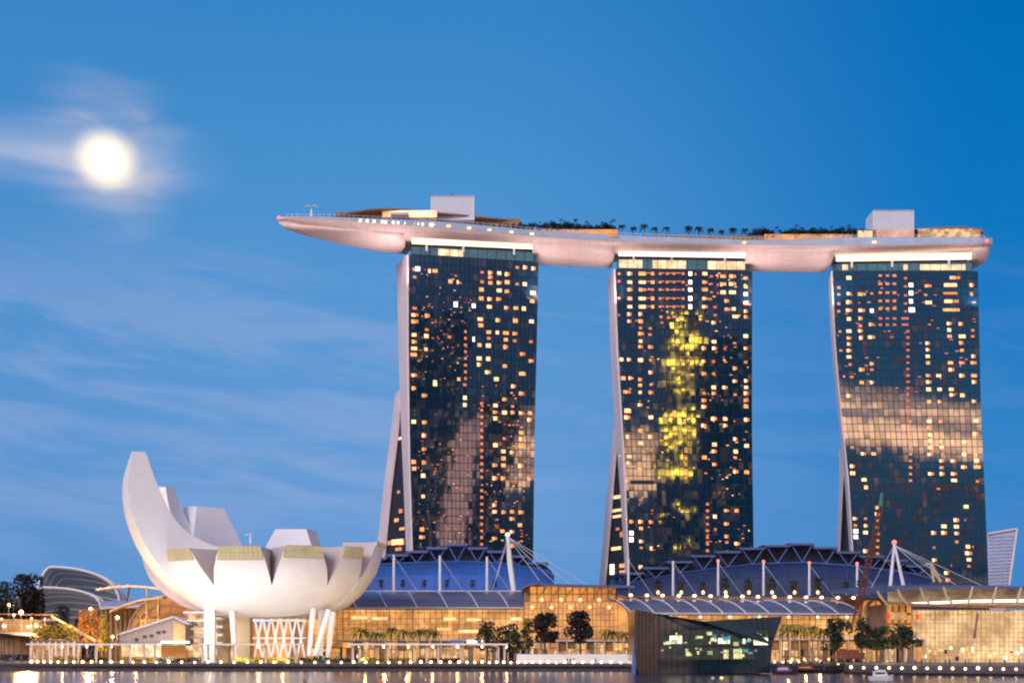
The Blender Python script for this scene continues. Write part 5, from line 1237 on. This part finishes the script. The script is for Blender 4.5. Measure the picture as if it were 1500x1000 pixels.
for (x, y) in ((212, 932), (222, 931), (232, 926), (240, 925), (200, 936)):
    m = MB(); m.box(PX(x - 2.5, 559.7), PX(x + 2.5, 559.7), 559.5, 559.8, PZ(y + 2, 559.7), PZ(y - 2, 559.7)); m.build('window', M['frame_dark'], sw)
m = MB(); m.box(PX(236, 558), PX(277, 558), 558, 558.6, PZ(941, 558), PZ(938.5, 558)); m.build('lit_soffit', M['lampw'], sw)
m = MB(); m.box(PX(178, 556), PX(236, 556), 556, 556.4, DK, PZ(943, 556)); m.build('lower_wall', M['shop2'], sw)
ca = thing('curved_canopy', 'thin pinkish arched canopy roof sweeping left from behind the museum', 'canopy', G(190, 600, DK))
for (pts, r_) in (([(140, 862), (165, 858), (190, 856.5), (215, 858), (240, 862)], .8), ([(160, 894), (180, 885), (205, 877), (238, 873)], .8)):
    m = MB(); m.loft([[P(x, y, 600), P(x, y, 600) + Vector((0, 8, .3)), P(x, y, 600) + Vector((0, 8, -.4)), P(x, y, 600) + Vector((0, 0, -.7))] for x, y in pts]); m.build('arch', M['fin'] if pts[0][1] < 880 else M['cream'], ca)
m = MB(); m.tube([P(186, 880, 601), P(190, 859, 601)], .4, 5); m.build('red_prop', M['crane'], ca)
m = MB(); m.tube([P(232, 945, 603), P(232, 872, 603)], .5, 5); m.tube([P(215, 945, 603), P(215, 858, 603)], .4, 5); m.build('prop', M['cream'], ca)
for k in range(6):
    m = MB(); m.ball(P(148 + k * 13, pw([(140, 862), (165, 858), (190, 856.5), (240, 862)], 148 + k * 13) + .5, 599.5), .5, 6, 4); m.build('canopy_lamp', M['w_org'], ca)
# footbridge / elevated road at the far left
fb = thing('footbridge', 'dark elevated walkway with lit rails running off the left edge', 'bridge', G(30, 580, DK))
m = MB(); m.prism([P(-60, 930, 580), P(45, 934, 580), P(110, 941, 560), P(110, 938, 560), P(45, 926, 580), P(-60, 921, 580)], (0, 9, 0)); m.build('deck', M['conc'], fb)
m = MB(); m.prism([P(-60, 958, 583), P(45, 958, 583), P(45, 935, 583), P(-60, 931, 583)], (0, 6, 0)); m.build('abutment', M['bulk'], fb)
for yy in (898, 906):
    m = MB(); m.beam(P(-50, yy, 590), P(85, yy + 2, 590), .3, .35); m.build('railing', M['bulk'], fb)
m = MB(); m.beam(P(76, 902, 588), P(140, 938, 560), .5, .8); m.build('stair', M['cream'], fb)
m = MB(); m.prism([P(0, 928, 592), P(66, 928, 592), P(60, 908, 592), P(0, 906, 592)], (0, 4, 0)); m.build('kiosk', M['bulk'], fb)
for k, (px, py, r_, mt__) in enumerate(((13, 885, .8, 'lampo'), (31, 896, 1.1, 'lamp'), (6, 916, .9, 'lampw'), (20, 900, .6, 'lampo'), (41, 917, .7, 'lampo'), (53, 916, .9, 'lamp'), (2, 906, .6, 'lampo'), (66, 906, .5, 'lampo'), (46, 905, .5, 'lampo'), (133, 891, .8, 'lampo'), (172, 904, 1.0, 'lampw'), (165, 932, .7, 'lamp'))):
    Y = 578 if px < 120 else 574
    o = thing('street_lamp', ['amber street lamp high before the dark trees', 'brightest street lamp before the dark trees', 'white street lamp beside the left edge', 'faint amber lamp between the two high ones', 'amber lamp above the walkway near the shrubs', 'bright lamp above the leftmost shrub', 'faint amber lamp touching the left edge', 'small amber lamp before the conservatory base', 'small amber lamp right of the dark trees', 'amber lamp above the orange tree', 'white globe lamp on a tall post before the brown hall', 'low lamp left of the sloped pavilion'][k], 'street lamp', G(px, Y, DK))
    m = MB(); m.tube([G(px, Y, DK), P(px, py, Y)], .16, 6); m.build('post', M['frame_dark'], o)
    m = MB(); m.ball(P(px, py, Y), r_ * .72, 8, 5); m.build('lamp_head', M[mt__], o)
    if k in (1, 4, 5, 9, 11): point(o, P(px, py, Y) + Vector((0, -r_ - 1.5, 0)), 14000, (1, .55, .20))
# small lit kiosks left of the first pergola
kk = arcade('row of small glowing kiosks behind the left pergola', 48, 110, 938, 548, 7, 'shop', 'white', 'bulk')
ks = arcade('glowing cafe frontage beneath the museum bowl', 300, 500, 946, 590, 12, 'shop2', 'white', 'cream')

# far right leaning glass tower
ft = thing('glass_office_tower', 'distant pale blue glass tower with slanted top at the right edge', 'skyscraper', G(1468, 1400, DK))
m = MB(); m.prism([P(1449, 950, 1400), P(1466, 950, 1400), P(1478, 856, 1400), P(1490, 773.5, 1400), P(1472, 775, 1400), P(1447, 781, 1400)], (0, 40, 0)); m.build('glass_body', M['pale'], ft)
m = MB(); m.beam(P(1489.5, 774, 1398), P(1478, 856, 1398), 1.6); m.beam(P(1447, 781, 1398), P(1489, 774, 1398), 1.4)
m.build('edge_frame', M['fin'], ft)
m = MB()
for k in range(16):
    y = 786 + k * 5; m.beam(P(1449, y, 1398.5), P(pw([(774, 1489), (856, 1478)], y), y - 2, 1398.5), .5, .5)
m.build('floor_bands', M['tent'], ft)

# ------------------------------------------------------------------ boats, landing, buoys
def boat(px, Y, L_, label, hullm, cabm, rz=0, lit=False):
    o = thing('motor_boat', label, 'boat', (0, 0, 0))
    m = MB(); rg = []
    for f, w_, z in ((-.5, .85, .9), (-.3, 1, .85), (0, 1, .85), (.3, .8, 1.0), (.45, .35, 1.2), (.5, .06, 1.3)):
        b2 = L_ * .16 * w_; rg.append([Vector((f * L_, -b2, z)), Vector((f * L_, b2, z)), Vector((f * L_ * .94, b2 * .55, -.2)), Vector((f * L_ * .94, -b2 * .55, -.2))])
    m.loft(rg); m.build('hull', M[hullm], o)
    m = MB(); b2 = L_ * .12; m.loft([[Vector((x, -b2 * k, z)), Vector((x, b2 * k, z)), Vector((x, b2 * k, .8)), Vector((x, -b2 * k, .8))] for x, z, k in ((-.32 * L_, 1.9, .9), (-.1 * L_, 2.3, 1), (.12 * L_, 2.2, .95), (.25 * L_, 1.1, .7))]); m.build('cabin', M[cabm], o)
    m = MB(); m.box(-.28 * L_, .1 * L_, -b2 - .03, b2 + .03, 1.35, 1.75); m.build('cabin_window', M['w_dim'] if lit else M['frame_dark'], o)
    o.location = G(px, Y, 0); o.rotation_euler.z = rz; return o
boat(1291, 340, 5.5, 'small white motor boat out on the bay at lower right', 'boat', 'boat', R(8))
boat(1182, 470, 9, 'dark launch moored at the landing right of the pavilion', 'boatdark', 'bulk', 0, True)
boat(1218, 462, 8, 'dark boat moored nearest the right-hand quay', 'boatdark', 'boatdark', R(20))
boat(1150, 430, 7, 'low pale boat beside the corner of the pavilion', 'boatdark', 'strut', R(-5), True)
ld = thing('landing_stage', 'floating landing stage with dark piles right of the pavilion', 'pontoon', G(1185, 490, 0))
m = MB(); m.box(PX(1128, 490), PX(1238, 490), 486, 500, -.2, 1.0); m.build('deck', M['conc'], ld)
for px in (1132, 1150, 1168, 1186, 1204, 1222, 1236):
    m = MB(); m.tube([G(px, 485.5, -.5), G(px, 485.5, 3.4)], .25, 6); m.build('pile', M['frame_dark'], ld)
m = MB(); m.box(PX(1150, 492), PX(1232, 492), 491, 496, 4.4, 4.8); m.build('shelter_roof', M['bulk'], ld)
for px in (1152, 1190, 1230):
    m = MB(); m.tube([G(px, 492, 1), G(px, 492, 4.4)], .18, 6); m.build('shelter_post', M['frame_dark'], ld)
for px in (1160, 1178, 1196, 1214):
    m = MB(); m.ball(G(px, 490.5, 3.9), .42, 6, 4); m.build('shelter_lamp', M['lampo'], ld)
for k, (px, Y, mt__, l_) in enumerate(((446, 318, 'bulk', 'dark marker buoy on the water before the museum'), (558, 322, 'red', 'small red buoy on the water right of the museum'), (1044, 360, 'boat', 'pale round buoy on the water before the pavilion'), (1057, 362, 'lampo', 'tiny amber-lit buoy beside the pale one'))):
    o = thing('buoy', l_, 'buoy', G(px, Y, 0)); p = G(px, Y, 0)
    m = MB(); m.ball(p + Vector((0, 0, .15)), .38, 8, 5, .8); m.build('float', M[mt__], o)
    m = MB(); m.tube([p + Vector((0, 0, .3)), p + Vector((0, 0, 1.0))], [.12, .05], 5); m.build('topmark', M['frame_dark'], o)

# ------------------------------------------------------------------ people (tiny figures)
def person_proto(label, cat, loc, group):
    joints = [((0, 0, .95), .15), ((0, 0, 1.2), .14), ((0, 0, 1.42), .15), ((0, 0, 1.54), .06), ((0, .01, 1.66), .10), ((-.1, 0, .86), .10), ((-.12, .03, .47), .07), ((-.12, 0, .05), .05), ((-.12, -.14, .03), .04), ((.1, 0, .86), .10), ((.13, -.05, .47), .07), ((.14, 0, .05), .05), ((.14, -.14, .03), .04),
              ((-.21, 0, 1.38), .06), ((-.27, .02, 1.1), .045), ((-.26, -.06, .86), .035), ((.21, 0, 1.38), .06), ((.27, .02, 1.1), .045), ((.24, -.1, .88), .035), ((0, .01, 1.76), .085)]
    ed = [(0, 1), (1, 2), (2, 3), (3, 4), (0, 5), (5, 6), (6, 7), (7, 8), (0, 9), (9, 10), (10, 11), (11, 12), (2, 13), (13, 14), (14, 15), (2, 16), (16, 17), (17, 18), (4, 19)]
    me = bpy.data.meshes.new('person'); me.from_pydata([j[0] for j in joints], ed, []); me.skin_vertices.new() if hasattr(me.skin_vertices, 'new') and not me.skin_vertices else None
    o = bpy.data.objects.new('person', me); COL.objects.link(o)
    md = o.modifiers.new('skin', 'SKIN')
    if not me.skin_vertices: return None
    for i, j in enumerate(joints): me.skin_vertices[0].data[i].radius = (j[1], j[1] * .85); me.skin_vertices[0].data[i].use_root = (i == 0)
    o.modifiers.new('sub', 'SUBSURF').levels = 1
    dg = bpy.context.evaluated_depsgraph_get(); me2 = bpy.data.meshes.new_from_object(o.evaluated_get(dg)); bpy.data.objects.remove(o)
    me2.materials.append(M['cloth']); o = bpy.data.objects.new('person', me2); COL.objects.link(o); o.location = loc
    return tag(o, label, cat, group)
try:
    l_ = 'person in dark clothes standing on the right-hand promenade'
    pp = person_proto(l_, 'person', G(1262, edgeY(1262) + 3, DK), 'people strolling on the right-hand promenade')
    if pp:
        for px in (1340, 1362, 1385, 1391, 1414, 1419, 1450, 1472, 1493, 1350):
            c = pp.copy(); COL.objects.link(c); c.location = G(px, edgeY(px) + rn.uniform(2, 9), DK); c.rotation_euler.z = rn.uniform(0, 6)
        for k in range(26):
            px = rn.uniform(60, 900); c = pp.copy(); COL.objects.link(c); c.location = G(px, edgeY(px) + rn.uniform(2.5, 6.5), DK); c.rotation_euler.z = rn.uniform(0, 6)
            c['label'] = 'person in dark clothes walking on the left promenade behind the quay lamps'; c['group'] = 'people on the left promenade'
        for px in (425, 432, 441, 448, 463, 470, 477, 486, 494, 503, 512):
            c = pp.copy(); COL.objects.link(c); Y = pw(RY, px) + (36 - width(px)) / 2 * .8 + 1.6; c.location = P(px, pw(BT, px) - .4, Y); c.rotation_euler.z = rn.uniform(0, 6); c.scale = (1.25,) * 3 if False else (1, 1, 1)
            c['label'] = 'person in dark clothes standing at the rail of the roof-deck prow'; c['group'] = 'people at the roof-deck prow'
except Exception as e:
    print('people failed', e)

# ------------------------------------------------------------------ city behind the viewer (seen only in the tower glass)
def office(x0, x1, Y, h, label, mt, bands=None, bm='w_wrm', seed=1):
    o = thing('office_block', label, 'office block', ((x0 + x1) / 2, Y, 2.4)); m = MB(); m.box(x0, x1, Y - 40, Y, 2.4, h); m.build('tower_body', M[mt], o)
    if bands:
        m = MB(); rnd = random.Random(seed)
        for (z0, z1, dens) in bands:
            z = z0
            while z < z1:
                x = x0 + 1
                while x < x1 - 3:
                    wd = rnd.uniform(2, 7)
                    if rnd.random() < dens: m.box(x, min(x + wd, x1 - .5), Y + .02, Y + .5, z, z + 2.0)
                    x += wd + 1
                z += 4
        tag(m.build('lit_floors', bm if not isinstance(bm, str) else M[bm], o), kind='stuff')
    return o
M['goldlit'] = emit('gold_sign_light', (1.0, 0.66, 0.06), 58)
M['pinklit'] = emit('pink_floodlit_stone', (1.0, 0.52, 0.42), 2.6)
M['citylit'] = emit('city_windows', (1.0, 0.62, 0.2), 4.0)
office(444, 496, -900, 372, 'office block across the bay with golden lit floors, mirrored in the middle tower', 'frame_dark', [(345, 366, .12), (318, 334, .45), (292, 304, .6), (270, 280, .5), (248, 258, .15), (212, 224, .8), (188, 200, .6), (168, 178, .3), (146, 154, .3), (122, 132, .8), (60, 76, .04), (10, 38, .03)], M['goldlit'], 3)
office(503, 600, -890, 330, 'tall dark office block beside the golden one, mirrored in the middle tower', 'frame_dark', [(20, 320, .025)], 'citylit', 4)
office(601, 712, -910, 370, 'tallest dark office block, mirrored in the left tower', 'frame_dark', [(20, 360, .07)], 'citylit', 5)
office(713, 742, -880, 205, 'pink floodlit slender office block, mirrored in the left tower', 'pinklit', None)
office(744, 815, -905, 235, 'dark office block at the end of the row, mirrored in the left tower', 'frame_dark', [(20, 230, .06)], 'citylit', 6)
